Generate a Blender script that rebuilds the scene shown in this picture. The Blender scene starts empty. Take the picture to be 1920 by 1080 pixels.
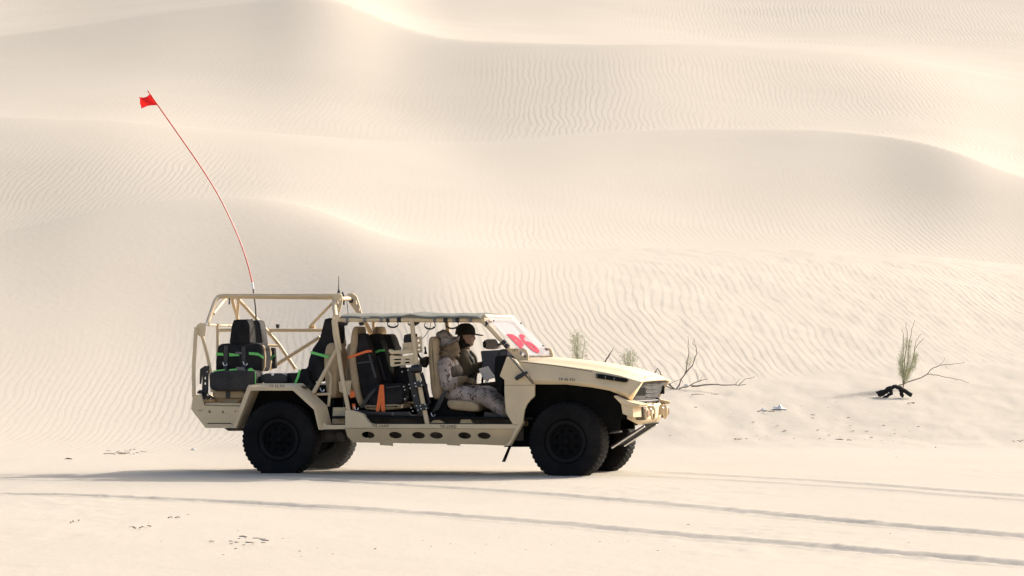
import bpy, bmesh, math, random
import numpy as np
from mathutils import Vector, Matrix

random.seed(7)
rng = np.random.default_rng(7)
scene = bpy.context.scene
COL = scene.collection

# ------------------------------------------------------------------ camera
F = 6520.0                      # focal length in photograph pixels (1920 wide)
CAM = Vector((0.0, 0.0, 1.6))
HORIZON = 630.0                 # photograph row of eye level
PITCH = math.atan((HORIZON - 540.0) / F)
cd = bpy.data.cameras.new('camera')
cd.sensor_width = 36.0
cd.lens = 36.0 * F / 1920.0
cd.clip_start = 0.5
cd.clip_end = 5000
cam = bpy.data.objects.new('camera', cd)
COL.objects.link(cam)
cam.location = CAM
cam.rotation_euler = (math.pi / 2 + PITCH, 0, 0)
scene.camera = cam

# ------------------------------------------------------------------ sky and sun
SUN_EL, SUN_AZ = math.radians(29.5), math.radians(37)    # azimuth: from +X (right) towards +Y (away)
to_sun = Vector((math.cos(SUN_AZ) * math.cos(SUN_EL), math.sin(SUN_AZ) * math.cos(SUN_EL), math.sin(SUN_EL)))
w = bpy.data.worlds.new('World')
scene.world = w
w.use_nodes = True
nt = w.node_tree
sky = nt.nodes.new('ShaderNodeTexSky')
sky.sky_type = 'NISHITA'
sky.sun_disc = False
sky.sun_elevation = SUN_EL
sky.sun_rotation = math.pi / 2 - SUN_AZ
sky.dust_density = 6.0
sky.air_density = 1.0
sky.ozone_density = 0.6
bg = nt.nodes['Background']
bg.inputs['Strength'].default_value = 0.14
nt.links.new(sky.outputs[0], bg.inputs[0])
ld = bpy.data.lights.new('sun', 'SUN')
ld.energy = 3.0
ld.angle = math.radians(1.2)
ld.color = (1.0, 0.95, 0.88)
sun = bpy.data.objects.new('sun', ld)
COL.objects.link(sun)
sun.rotation_euler = (-to_sun).to_track_quat('-Z', 'Y').to_euler()
sun.location = (30, 20, 40)

vs = scene.view_settings
vs.view_transform = 'Standard'
vs.look = 'None'
vs.gamma = 1.0
vs.use_curve_mapping = False
vs.exposure = 0.67

# ------------------------------------------------------------------ helpers: pixels to places
def ray(u, v):
    r = Vector(((u - 960) / F, 1.0, (540 - v) / F))
    c, s = math.cos(PITCH), math.sin(PITCH)
    return Vector((r.x, r.y * c - r.z * s, r.y * s + r.z * c))

TH = math.radians(13.5)                         # heading: to the right and a little towards the camera
VO = Vector((-2.503, 41.30, 0.0))               # ground point under the middle of the rear axle
VM = Matrix.Translation(VO) @ Matrix.Rotation(-TH, 4, 'Z')
VI = VM.inverted()
_o = VI @ CAM
def P(u, v, y):
    """Photograph pixel -> vehicle coordinates on the lengthwise plane at offset y."""
    d = VI.to_3x3() @ ray(u, v)
    s = (y - _o.y) / d.y
    q = _o + d * s
    return Vector((q.x, y, q.z))
def PX(u, v, x):
    """Photograph pixel -> vehicle coordinates on the cross plane at station x."""
    d = VI.to_3x3() @ ray(u, v)
    s = (x - _o.x) / d.x
    return _o + d * s

# ------------------------------------------------------------------ materials
def new_mat(name):
    m = bpy.data.materials.new(name)
    m.use_nodes = True
    return m, m.node_tree, m.node_tree.nodes['Principled BSDF']

def mat(name, col, rough=0.6, metal=0.0, var=0.12, vscale=6.0, bump=0.0, bscale=200.0, dust=0.0, spec=0.5, sheen=0.0):
    m, t, b = new_mat(name)
    N, L = t.nodes, t.links
    tc = N.new('ShaderNodeTexCoord')
    nz = N.new('ShaderNodeTexNoise')
    nz.inputs['Scale'].default_value = vscale
    nz.inputs['Detail'].default_value = 5
    L.new(tc.outputs['Object'], nz.inputs['Vector'])
    ramp = N.new('ShaderNodeValToRGB')
    ramp.color_ramp.elements[0].position = 0.3
    ramp.color_ramp.elements[1].position = 0.7
    c0 = [max(0, c * (1 - var)) for c in col]
    c1 = [min(1, c * (1 + var)) for c in col]
    ramp.color_ramp.elements[0].color = (*c0, 1)
    ramp.color_ramp.elements[1].color = (*c1, 1)
    L.new(nz.outputs['Fac'], ramp.inputs['Fac'])
    src = ramp.outputs['Color']
    if dust > 0:
        n2 = N.new('ShaderNodeTexNoise')
        n2.inputs['Scale'].default_value = 3.3
        n2.inputs['Detail'].default_value = 8
        n2.inputs['Roughness'].default_value = 0.7
        L.new(tc.outputs['Object'], n2.inputs['Vector'])
        r2 = N.new('ShaderNodeValToRGB')
        r2.color_ramp.elements[0].position = 0.42
        r2.color_ramp.elements[1].position = 0.75
        r2.color_ramp.elements[0].color = (0, 0, 0, 1)
        r2.color_ramp.elements[1].color = (dust, dust, dust, 1)
        L.new(n2.outputs['Fac'], r2.inputs['Fac'])
        mx = N.new('ShaderNodeMixRGB')
        mx.inputs['Color2'].default_value = (0.56, 0.47, 0.35, 1)
        L.new(r2.outputs['Color'], mx.inputs['Fac'])
        L.new(src, mx.inputs['Color1'])
        src = mx.outputs['Color']
    L.new(src, b.inputs['Base Color'])
    b.inputs['Roughness'].default_value = rough
    b.inputs['Metallic'].default_value = metal
    b.inputs['Specular IOR Level'].default_value = spec
    if sheen:
        b.inputs['Sheen Weight'].default_value = sheen
    if bump > 0:
        n3 = N.new('ShaderNodeTexNoise')
        n3.inputs['Scale'].default_value = bscale
        n3.inputs['Detail'].default_value = 3
        L.new(tc.outputs['Object'], n3.inputs['Vector'])
        bp = N.new('ShaderNodeBump')
        bp.inputs['Strength'].default_value = 1.0
        bp.inputs['Distance'].default_value = bump
        L.new(n3.outputs['Fac'], bp.inputs['Height'])
        L.new(bp.outputs['Normal'], b.inputs['Normal'])
    return m

M = {}
M['paint'] = mat('tan_paint', (0.72, 0.57, 0.36), 0.62, var=0.07, vscale=3, dust=0.45, bump=0.0006, bscale=90)
M['tube'] = mat('tan_tube_paint', (0.66, 0.52, 0.33), 0.5, var=0.06, vscale=5, dust=0.25)
M['seat'] = mat('tan_seat_fabric', (0.46, 0.34, 0.205), 0.9, var=0.10, vscale=9, bump=0.002, bscale=160)
M['canvas'] = mat('black_canvas', (0.014, 0.014, 0.016), 0.92, var=0.3, vscale=8, bump=0.004, bscale=45, dust=0.05, spec=0.2)
M['canvas2'] = mat('charcoal_canvas', (0.035, 0.034, 0.036), 0.9, var=0.2, vscale=8, bump=0.003, bscale=60, dust=0.06, spec=0.25)
M['rubber'] = mat('tyre_rubber', (0.008, 0.008, 0.009), 0.85, var=0.25, vscale=4, bump=0.001, bscale=220, dust=0.022, spec=0.15)
M['rim'] = mat('black_rim', (0.004, 0.004, 0.0045), 0.7, var=0.2, vscale=9, dust=0.0, spec=0.12)
M['ring'] = mat('dusty_ring', (0.009, 0.009, 0.0095), 0.7, var=0.2, vscale=14, dust=0.01, spec=0.15)
M['dark'] = mat('underbody_black', (0.010, 0.010, 0.010), 0.9, var=0.3, vscale=6, spec=0.15)
M['dirty'] = mat('dirty_steel', (0.07, 0.06, 0.05), 0.7, metal=0.3, var=0.3, vscale=12, dust=0.3)
M['plastic'] = mat('black_plastic', (0.018, 0.018, 0.02), 0.5, var=0.2, vscale=12)
M['greyplastic'] = mat('grey_plastic', (0.20, 0.20, 0.205), 0.6, var=0.12, vscale=14)
M['dash'] = mat('slate_dash', (0.075, 0.08, 0.10), 0.8, var=0.12, vscale=30, bump=0.001, bscale=260)
M['screen'] = mat('sun_mesh_fabric', (0.18, 0.18, 0.15), 0.95, var=0.12, vscale=60, bump=0.003, bscale=160)
M['chrome'] = mat('bare_steel', (0.75, 0.75, 0.76), 0.3, metal=1.0, var=0.05)
M['green'] = mat('green_webbing', (0.17, 0.62, 0.16), 0.8, var=0.12, vscale=40, bump=0.001, bscale=300)
M['orange'] = mat('orange_webbing', (0.90, 0.19, 0.05), 0.8, var=0.10, vscale=40, bump=0.001, bscale=300)
M['red'] = mat('red_cloth', (0.68, 0.03, 0.03), 0.8, var=0.15, vscale=14, bump=0.002, bscale=60)
M['redpole'] = mat('red_fibreglass', (0.66, 0.08, 0.05), 0.45, var=0.05)
M['redink'] = mat('red_print', (0.56, 0.055, 0.085), 0.95, var=0.04, spec=0.05)
M['ink'] = mat('stencil_ink', (0.07, 0.05, 0.035), 0.8, var=0.2, vscale=60)
M['white'] = mat('white_plastic', (0.80, 0.80, 0.80), 0.5, var=0.04)
M['paper'] = mat('white_paper', (0.78, 0.75, 0.70), 0.8, var=0.05)
M['grille'] = mat('grille_mesh', (0.035, 0.036, 0.040), 0.85, var=0.2, vscale=30, dust=0.15)
M['lens'] = mat('lamp_lens', (0.10, 0.105, 0.11), 0.25, var=0.1)
M['amber'] = mat('amber_lens', (0.40, 0.27, 0.18), 0.25, var=0.1)
M['skin'] = mat('skin', (0.50, 0.32, 0.235), 0.6, var=0.08, vscale=20)
M['olive'] = mat('olive_jacket', (0.135, 0.115, 0.075), 0.9, var=0.18, vscale=10, bump=0.006, bscale=28)
M['trousers'] = mat('dark_trousers', (0.055, 0.050, 0.042), 0.9, var=0.2, vscale=10, bump=0.005, bscale=25)
M['cap'] = mat('dark_cap_cloth', (0.022, 0.019, 0.014), 0.95, var=0.25, vscale=25, bump=0.002, bscale=90)
M['scarf'] = mat('tan_scarf', (0.21, 0.155, 0.092), 0.95, var=0.2, vscale=9, bump=0.006, bscale=30)
M['hair'] = mat('dark_hair', (0.012, 0.009, 0.007), 0.8, var=0.3, vscale=40, bump=0.003, bscale=120)
M['boot'] = mat('tan_boot', (0.26, 0.19, 0.12), 0.85, var=0.15, vscale=20, bump=0.002, bscale=60)
M['vest'] = mat('brown_vest', (0.11, 0.088, 0.062), 0.9, var=0.2, vscale=16, bump=0.004, bscale=40)
M['bark'] = mat('grey_bark', (0.21, 0.17, 0.135), 0.9, var=0.3, vscale=20, bump=0.004, bscale=60)
M['char'] = mat('charred_wood', (0.012, 0.011, 0.011), 0.9, var=0.4, vscale=14, bump=0.02, bscale=22)
M['needle'] = mat('tamarisk_green', (0.42, 0.43, 0.26), 0.8, var=0.3, vscale=9)
M['debris'] = mat('dry_debris', (0.17, 0.135, 0.10), 0.9, var=0.35, vscale=20)

def camo():
    m, t, b = new_mat('desert_camouflage')
    N, L = t.nodes, t.links
    tc = N.new('ShaderNodeTexCoord')
    base = N.new('ShaderNodeTexNoise'); base.inputs['Scale'].default_value = 9
    base.inputs['Detail'].default_value = 3
    r0 = N.new('ShaderNodeValToRGB')
    r0.color_ramp.elements[0].color = (0.30, 0.245, 0.215, 1); r0.color_ramp.elements[0].position = 0.4
    r0.color_ramp.elements[1].color = (0.40, 0.335, 0.30, 1); r0.color_ramp.elements[1].position = 0.6
    L.new(tc.outputs['Object'], base.inputs['Vector']); L.new(base.outputs['Fac'], r0.inputs['Fac'])
    src = r0.outputs['Color']
    for sc, lo, hi, col, off in ((11, 0.585, 0.605, (0.12, 0.085, 0.065, 1), 3.1), (13, 0.61, 0.63, (0.15, 0.13, 0.075, 1), 9.7), (18, 0.60, 0.615, (0.05, 0.036, 0.030, 1), 17.3)):
        mp = N.new('ShaderNodeMapping'); mp.inputs['Location'].default_value = (off, off * 0.7, -off)
        n = N.new('ShaderNodeTexNoise'); n.inputs['Scale'].default_value = sc; n.inputs['Detail'].default_value = 4
        n.inputs['Roughness'].default_value = 0.65
        r = N.new('ShaderNodeValToRGB'); r.color_ramp.elements[0].position = lo; r.color_ramp.elements[1].position = hi
        mx = N.new('ShaderNodeMixRGB'); mx.inputs['Color2'].default_value = col
        L.new(tc.outputs['Object'], mp.inputs['Vector']); L.new(mp.outputs[0], n.inputs['Vector'])
        L.new(n.outputs['Fac'], r.inputs['Fac']); L.new(r.outputs['Color'], mx.inputs['Fac'])
        L.new(src, mx.inputs['Color1']); src = mx.outputs['Color']
    L.new(src, b.inputs['Base Color'])
    b.inputs['Roughness'].default_value = 0.92
    n3 = N.new('ShaderNodeTexNoise'); n3.inputs['Scale'].default_value = 26; n3.inputs['Detail'].default_value = 3
    bp = N.new('ShaderNodeBump'); bp.inputs['Distance'].default_value = 0.007
    L.new(tc.outputs['Object'], n3.inputs['Vector']); L.new(n3.outputs['Fac'], bp.inputs['Height']); L.new(bp.outputs['Normal'], b.inputs['Normal'])
    return m
M['camo'] = camo()

def flag_cloth():
    """Thin red cloth that lets part of the sunlight through."""
    m = mat('red_flag_cloth', (0.72, 0.045, 0.045), 0.85, var=0.12, vscale=14, bump=0.002, bscale=60)
    t = m.node_tree; N, L = t.nodes, t.links
    tl = N.new('ShaderNodeBsdfTranslucent'); tl.inputs[0].default_value = (0.85, 0.09, 0.08, 1)
    mx = N.new('ShaderNodeMixShader'); mx.inputs[0].default_value = 0.5
    b = N['Principled BSDF']
    L.new(b.outputs[0], mx.inputs[1]); L.new(tl.outputs[0], mx.inputs[2]); L.new(mx.outputs[0], N['Material Output'].inputs['Surface'])
    return m
M['red'] = flag_cloth()

def film():
    """Milky plastic windscreen sheet: part clear, part scattering."""
    m, t, b = new_mat('milky_film')
    N, L = t.nodes, t.links
    out = N['Material Output']
    tr = N.new('ShaderNodeBsdfTransparent'); tr.inputs[0].default_value = (0.95, 0.95, 1.0, 1)
    df = N.new('ShaderNodeBsdfTranslucent'); df.inputs[0].default_value = (0.80, 0.78, 0.84, 1)
    b.inputs['Base Color'].default_value = (0.62, 0.60, 0.66, 1); b.inputs['Roughness'].default_value = 0.3
    m1 = N.new('ShaderNodeMixShader'); m1.inputs[0].default_value = 0.45
    m2 = N.new('ShaderNodeMixShader')
    tc = N.new('ShaderNodeTexCoord'); nz = N.new('ShaderNodeTexNoise'); nz.inputs['Scale'].default_value = 5
    mr = N.new('ShaderNodeMapRange'); mr.inputs['To Min'].default_value = 0.55; mr.inputs['To Max'].default_value = 0.75
    L.new(tc.outputs['Object'], nz.inputs['Vector']); L.new(nz.outputs['Fac'], mr.inputs['Value']); L.new(mr.outputs[0], m2.inputs[0])
    L.new(b.outputs[0], m1.inputs[1]); L.new(df.outputs[0], m1.inputs[2])
    L.new(tr.outputs[0], m2.inputs[1]); L.new(m1.outputs[0], m2.inputs[2])
    L.new(m2.outputs[0], out.inputs['Surface'])
    return m
M['film'] = film()

# ------------------------------------------------------------------ mesh builder
class MB:
    def __init__(s):
        s.v, s.f = [], []
    def add(s, vs, fs):
        b = len(s.v)
        s.v += [tuple(x) for x in vs]
        s.f += [tuple(i + b for i in q) for q in fs]
        return s
    def tube(s, pts, r, n=10, closed=False):
        pts = [Vector(p) for p in pts]
        k = len(pts)
        rs = r if isinstance(r, (list, tuple)) else [r] * k
        vs, fs = [], []
        up = None
        for i in range(k):
            if closed:
                t = pts[(i + 1) % k] - pts[i - 1]
            else:
                t = pts[min(i + 1, k - 1)] - pts[max(i - 1, 0)]
            t.normalize()
            if up is None:
                a = Vector((0, 0, 1)) if abs(t.z) < 0.9 else Vector((1, 0, 0))
                up = (a - t * a.dot(t)).normalized()
            else:
                up = (up - t * up.dot(t)).normalized()
            sd = t.cross(up)
            for j in range(n):
                a = 2 * math.pi * j / n
                vs.append(pts[i] + (up * math.cos(a) + sd * math.sin(a)) * rs[i])
        for i in range(k if closed else k - 1):
            for j in range(n):
                a, b_ = i * n + j, i * n + (j + 1) % n
                c, d = ((i + 1) % k) * n + (j + 1) % n, ((i + 1) % k) * n + j
                fs.append((a, d, c, b_))
        if not closed:
            fs.append(tuple(range(n)))
            fs.append(tuple((k - 1) * n + j for j in reversed(range(n))))
        return s.add(vs, fs)
    def prism(s, poly, off, shrink=None):
        """poly: 3D points seen anticlockwise or not; off: vector to the other cap."""
        n = len(poly)
        off = Vector(off)
        A = [Vector(p) for p in poly]
        Bq = [p + off for p in A]
        fs = [tuple(range(n)), tuple(range(2 * n - 1, n - 1, -1))]
        fs += [(i, i + n, (i + 1) % n + n, (i + 1) % n) for i in range(n)]
        return s.add(A + Bq, fs)
    def loft(s, A, Bq):
        n = len(A)
        fs = [tuple(range(n)), tuple(range(2 * n - 1, n - 1, -1))]
        fs += [(i, i + n, (i + 1) % n + n, (i + 1) % n) for i in range(n)]
        return s.add(list(A) + list(Bq), fs)
    def pillow(s, poly, y1, rad=0.04, k=4, jit=0.0):
        """Outline on the plane y0 (a list of points), carried to the plane y1, with both rims rounded by rad."""
        n = len(poly)
        pts = [Vector(q) for q in poly]
        y0 = pts[0].y
        area = sum(pts[i].x * pts[(i + 1) % n].z - pts[(i + 1) % n].x * pts[i].z for i in range(n))
        sg = 1 if area > 0 else -1
        nrm = []
        for i in range(n):
            d1 = (pts[i] - pts[i - 1]); d2 = (pts[(i + 1) % n] - pts[i])
            n1 = Vector((-d1.z, 0, d1.x)).normalized(); n2 = Vector((-d2.z, 0, d2.x)).normalized()
            m_ = n1 + n2
            m_ = m_ / max(0.35, m_.length_squared / 2) if m_.length > 1e-6 else n1
            nrm.append(m_ * sg)
        dy = 1 if y1 > y0 else -1
        rad = min(rad, abs(y1 - y0) * 0.48)
        rows = []
        for t in range(k + 1):
            a = math.pi / 2 * t / k
            rows.append((rad * (1 - math.sin(a)), y0 + dy * rad * (1 - math.cos(a))))
        for t in range(k, -1, -1):
            a = math.pi / 2 * t / k
            rows.append((rad * (1 - math.sin(a)), y1 - dy * rad * (1 - math.cos(a))))
        vs = []
        for (ins, y) in rows:
            for i in range(n):
                q = pts[i] + nrm[i] * ins
                vs.append((q.x + random.uniform(-jit, jit), y, q.z + random.uniform(-jit, jit)))
        fs = [tuple(range(n)), tuple((len(rows) - 1) * n + j for j in reversed(range(n)))]
        for r in range(len(rows) - 1):
            for j in range(n):
                fs.append((r * n + j, (r + 1) * n + j, (r + 1) * n + (j + 1) % n, r * n + (j + 1) % n))
        return s.add(vs, fs)
    def box(s, c, size, R=None):
        c = Vector(c)
        vs = []
        for z in (-.5, .5):
            for x, y in ((-.5, -.5), (.5, -.5), (.5, .5), (-.5, .5)):
                p = Vector((x * size[0], y * size[1], z * size[2]))
                vs.append(c + (R @ p if R else p))
        return s.add(vs, [(3, 2, 1, 0), (4, 5, 6, 7), (0, 1, 5, 4), (1, 2, 6, 5), (2, 3, 7, 6), (3, 0, 4, 7)])
    def ell(s, c, r, n=16, m=10, R=None):
        c = Vector(c)
        vs = [c + (R @ Vector((0, 0, r[2])) if R else Vector((0, 0, r[2])))]
        for i in range(1, m):
            a = math.pi * i / m
            for j in range(n):
                b_ = 2 * math.pi * j / n
                p = Vector((r[0] * math.sin(a) * math.cos(b_), r[1] * math.sin(a) * math.sin(b_), r[2] * math.cos(a)))
                vs.append(c + (R @ p if R else p))
        vs.append(c - (R @ Vector((0, 0, r[2])) if R else Vector((0, 0, r[2]))))
        fs = [(0, 1 + j, 1 + (j + 1) % n) for j in range(n)]
        for i in range(m - 2):
            for j in range(n):
                a, b_ = 1 + i * n + j, 1 + i * n + (j + 1) % n
                fs.append((a, a + n, b_ + n, b_))
        last = len(vs) - 1
        fs += [(last, 1 + (m - 2) * n + (j + 1) % n, 1 + (m - 2) * n + j) for j in range(n)]
        return s.add(vs, fs)
    def lathe(s, prof, c, axis, n=32, closed=False):
        """prof: (radius, along-axis) pairs."""
        c = Vector(c)
        ax = Vector(axis).normalized()
        a = Vector((0, 0, 1)) if abs(ax.z) < 0.9 else Vector((1, 0, 0))
        e1 = (a - ax * a.dot(ax)).normalized()
        e2 = ax.cross(e1)
        vs, fs = [], []
        k = len(prof)
        for (r, h) in prof:
            for j in range(n):
                t = 2 * math.pi * j / n
                vs.append(c + ax * h + (e1 * math.cos(t) + e2 * math.sin(t)) * r)
        for i in range(k if closed else k - 1):
            for j in range(n):
                p, q = i * n + j, i * n + (j + 1) % n
                i2 = (i + 1) % k
                fs.append((p, q, i2 * n + (j + 1) % n, i2 * n + j))
        if not closed:
            fs.append(tuple(reversed(range(n))))
            fs.append(tuple((k - 1) * n + j for j in range(n)))
        return s.add(vs, fs)
    def mesh(s, name, m, smooth=True, angle=35):
        me = bpy.data.meshes.new(name)
        me.from_pydata(s.v, [], s.f)
        bm = bmesh.new(); bm.from_mesh(me)
        bmesh.ops.recalc_face_normals(bm, faces=bm.faces)
        bm.to_mesh(me); bm.free()
        me.materials.append(m)
        if smooth:
            me.shade_smooth()
            me.set_sharp_from_angle(angle=math.radians(angle))
        return me
    def build(s, name, m, parent=None, bevel=0.0, seg=2, smooth=True, sub=0):
        o = bpy.data.objects.new(name, s.mesh(name, m, smooth))
        COL.objects.link(o)
        o.parent = parent
        if bevel:
            md = o.modifiers.new('bevel', 'BEVEL')
            md.width = bevel; md.segments = seg; md.limit_method = 'ANGLE'; md.angle_limit = math.radians(30)
            md.harden_normals = False
        if sub:
            md = o.modifiers.new('sub', 'SUBSURF'); md.levels = sub; md.render_levels = sub
        return o

def tag(o, label=None, cat=None, group=None, kind=None):
    if label: o['label'] = label
    if cat: o['category'] = cat
    if group: o['group'] = group
    if kind: o['kind'] = kind
    return o

def empty(name, loc=(0, 0, 0), rz=0.0):
    o = bpy.data.objects.new(name, None)
    COL.objects.link(o)
    o.location = loc
    o.rotation_euler = (0, 0, rz)
    o.empty_display_size = 0.1
    return o

def copy_obj(o, parent=None, name=None):
    c = o.copy()
    if name: c.name = name
    COL.objects.link(c)
    c.parent = parent
    return c

def rounded(pts, rad=0.04, n=4):
    """Polyline with rounded corners."""
    pts = [Vector(p) for p in pts]
    out = [pts[0]]
    for i in range(1, len(pts) - 1):
        a, b_, c = pts[i - 1], pts[i], pts[i + 1]
        r1 = min(rad, (a - b_).length * 0.45); r2 = min(rad, (c - b_).length * 0.45)
        p, q = b_ + (a - b_).normalized() * r1, b_ + (c - b_).normalized() * r2
        for k in range(n + 1):
            t = k / n
            out.append(p * (1 - t) ** 2 + b_ * 2 * t * (1 - t) + q * t * t)
    out.append(pts[-1])
    return out

def plate_mesh(outer, holes, fn, thick):
    """Flat plate with real holes. outer/holes: 2D loops; fn maps 2D to 3D; thick: offset vector."""
    bm = bmesh.new()
    edges = []
    for loop in [outer] + holes:
        vs = [bm.verts.new((p[0], p[1], 0)) for p in loop]
        for i in range(len(vs)):
            edges.append(bm.edges.new((vs[i], vs[(i + 1) % len(vs)])))
    bmesh.ops.triangle_fill(bm, use_beauty=True, use_dissolve=False, edges=edges)
    bm.verts.index_update()
    v2 = [tuple(v.co) for v in bm.verts]
    fs = [tuple(v.index for v in f.verts) for f in bm.faces]
    bm.free()
    A = [Vector(fn(p[0], p[1])) for p in v2]
    th = Vector(thick)
    n = len(A)
    allf = list(fs) + [tuple(i + n for i in reversed(f)) for f in fs]
    base = 0
    for loop in [outer] + holes:
        k = len(loop)
        for i in range(k):
            a, b_ = base + i, base + (i + 1) % k
            allf.append((a, b_, b_ + n, a + n))
        base += k
    mb = MB(); mb.add(A + [p + th for p in A], allf)
    return mb

def circle2(cx, cy, rx, ry=None, n=18, rot=0.0):
    ry = rx if ry is None else ry
    out = []
    for k in range(n):
        a = 2 * math.pi * k / n
        x, y = rx * math.cos(a), ry * math.sin(a)
        out.append((cx + x * math.cos(rot) - y * math.sin(rot), cy + x * math.sin(rot) + y * math.cos(rot)))
    return out

def text_mesh(name, body, height, origin, xd, yd, m, parent=None, shear=0.0, spacing=1.0, extrude=0.0, bold=0.0):
    cu = bpy.data.curves.new(name, 'FONT')
    cu.body = body
    cu.size = height / 0.7
    cu.space_character = spacing
    cu.shear = shear
    cu.offset = bold
    tmp = bpy.data.objects.new(name + '_tmp', cu)
    COL.objects.link(tmp)
    dg = bpy.context.evaluated_depsgraph_get()
    dg.update()
    me = bpy.data.meshes.new_from_object(tmp.evaluated_get(dg))
    bpy.data.objects.remove(tmp)
    xd, yd = Vector(xd), Vector(yd)
    zd = xd.cross(yd).normalized()
    xs = [v.co.x for v in me.vertices]
    cx = (min(xs) + max(xs)) / 2
    # one mesh for each word: letters closer than a blank belong together
    bm = bmesh.new(); bm.from_mesh(me)
    bpy.data.meshes.remove(me)
    bm.verts.ensure_lookup_table()
    order = sorted(bm.verts, key=lambda v: v.co.x)
    spans = []
    for f in bm.faces:
        q = [v.co.x for v in f.verts]
        spans.append((min(q), max(q), f))
    spans.sort(key=lambda q: q[0])
    words, end = [], None
    for a, b_, f in spans:
        if end is None or a > end + height * 0.42:
            words.append([]); end = b_
        words[-1].append(f); end = max(end, b_)
    out = []
    for fs in words:
        idx = {}; vs = []; fl = []
        for f in fs:
            for v in f.verts:
                if v not in idx:
                    idx[v] = len(vs)
                    vs.append(Vector(origin) + xd * (v.co.x - cx) + yd * v.co.y + zd * v.co.z)
            fl.append(tuple(idx[v] for v in f.verts))
        mw = bpy.data.meshes.new(name); mw.from_pydata([tuple(v) for v in vs], [], fl); mw.materials.append(m)
        o = bpy.data.objects.new(name, mw); COL.objects.link(o); o.parent = parent
        out.append(o)
    bm.free()
    return out

def set_base(o, parts=()):
    """Turn a mesh given in vehicle coordinates into a top-level thing standing at its own base."""
    vs = [v.co for v in o.data.vertices]
    c = Vector(((min(v.x for v in vs) + max(v.x for v in vs)) / 2, (min(v.y for v in vs) + max(v.y for v in vs)) / 2, min(v.z for v in vs)))
    for q in (o,) + tuple(parts):
        q.data.transform(Matrix.Translation(-c))
    o.matrix_world = VM @ Matrix.Translation(c)
    return o

# ------------------------------------------------------------------ terrain: one sheet of sand, flat then dune behind dune
H = CAM.z
def pchip(x, y, q, sharp=None):
    h = np.diff(x); dl = np.diff(y) / h
    m = np.zeros_like(y)
    m[0], m[-1] = dl[0], dl[-1]
    w1, w2 = 2 * h[1:] + h[:-1], h[1:] + 2 * h[:-1]
    ok = dl[:-1] * dl[1:] > 0
    with np.errstate(divide='ignore', invalid='ignore'):
        hm = (w1 + w2) / (w1 / dl[:-1] + w2 / dl[1:])
    m[1:-1] = np.where(ok, hm, 0)
    ml = m.copy()                       # slope arriving at a knot; a crisp crest keeps part of its face's slope
    for k, v in (sharp or {}).items():
        ml[k] = dl[k - 1] * v
    i = np.clip(np.searchsorted(x, q) - 1, 0, len(x) - 2)
    t = (q - x[i]) / h[i]
    return ((1 + 2 * t) * (1 - t) ** 2 * y[i] + t * (1 - t) ** 2 * h[i] * m[i] + t * t * (3 - 2 * t) * y[i + 1] + t * t * (t - 1) * h[i] * ml[i + 1])
SHARP = {4: 0.35, 6: 0.85, 8: 0.95}

def ip(u, pts, w=110):
    """Smooth curve through (u, value) pairs, softened by averaging over w columns."""
    xs = np.array([p[0] for p in pts], float); ys = np.array([p[1] for p in pts], float)
    acc, tot = 0, 0
    for k in np.linspace(-1, 1, 25):
        g = 0.5 + 0.5 * math.cos(math.pi * k)
        acc = acc + g * pchip(xs, ys, np.clip(u + k * w, xs[0], xs[-1])); tot += g
    return acc / tot

FOOT_ROW = [(-400, 850), (0, 852), (440, 846), (700, 815), (1000, 765), (1240, 732), (1400, 716), (1700, 693), (1920, 686), (2300, 680)]
FOOT_D = [(-400, 47), (0, 47.6), (440, 49), (1000, 52.5), (1400, 56), (1920, 60), (2300, 62)]
C1 = [(-400, 500), (0, 440), (200, 396), (330, 377), (440, 371), (520, 375), (600, 394), (700, 434), (800, 462), (960, 470), (1400, 468), (1700, 479), (1920, 496), (2300, 510)]
D1 = [(-400, 67), (0, 69.6), (440, 72.6), (560, 72), (700, 69), (820, 67.5), (960, 69), (1400, 74), (1920, 79), (2300, 82)]
C2 = [(-400, 232), (0, 218), (200, 222), (400, 239), (600, 252), (780, 262), (850, 264), (960, 256), (1100, 243), (1300, 235), (1500, 237), (1700, 256), (1800, 281), (1920, 330), (2300, 380)]
D2 = [(-400, 101), (0, 101), (500, 102.5), (960, 107), (1400, 110.5), (1600, 110), (1920, 103), (2300, 102)]
C3 = [(-400, 110), (0, 73), (150, 52), (350, 20), (500, 2), (570, -6), (640, 3), (700, 30), (780, 60), (880, 77), (960, 80), (1100, 85), (1300, 84), (1500, 92), (1650, 105), (1800, 130), (1920, 152), (2300, 190)]
D3 = [(-400, 150), (0, 152), (500, 155.2), (600, 155), (900, 148.5), (1100, 148), (1400, 152), (1920, 157), (2300, 160)]
V3 = [(-400, 60), (0, 48), (350, 8), (570, -20), (640, -14), (700, 12), (800, 44), (960, 56), (1300, 74), (1600, 82), (1920, 102), (2300, 130)]

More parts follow.
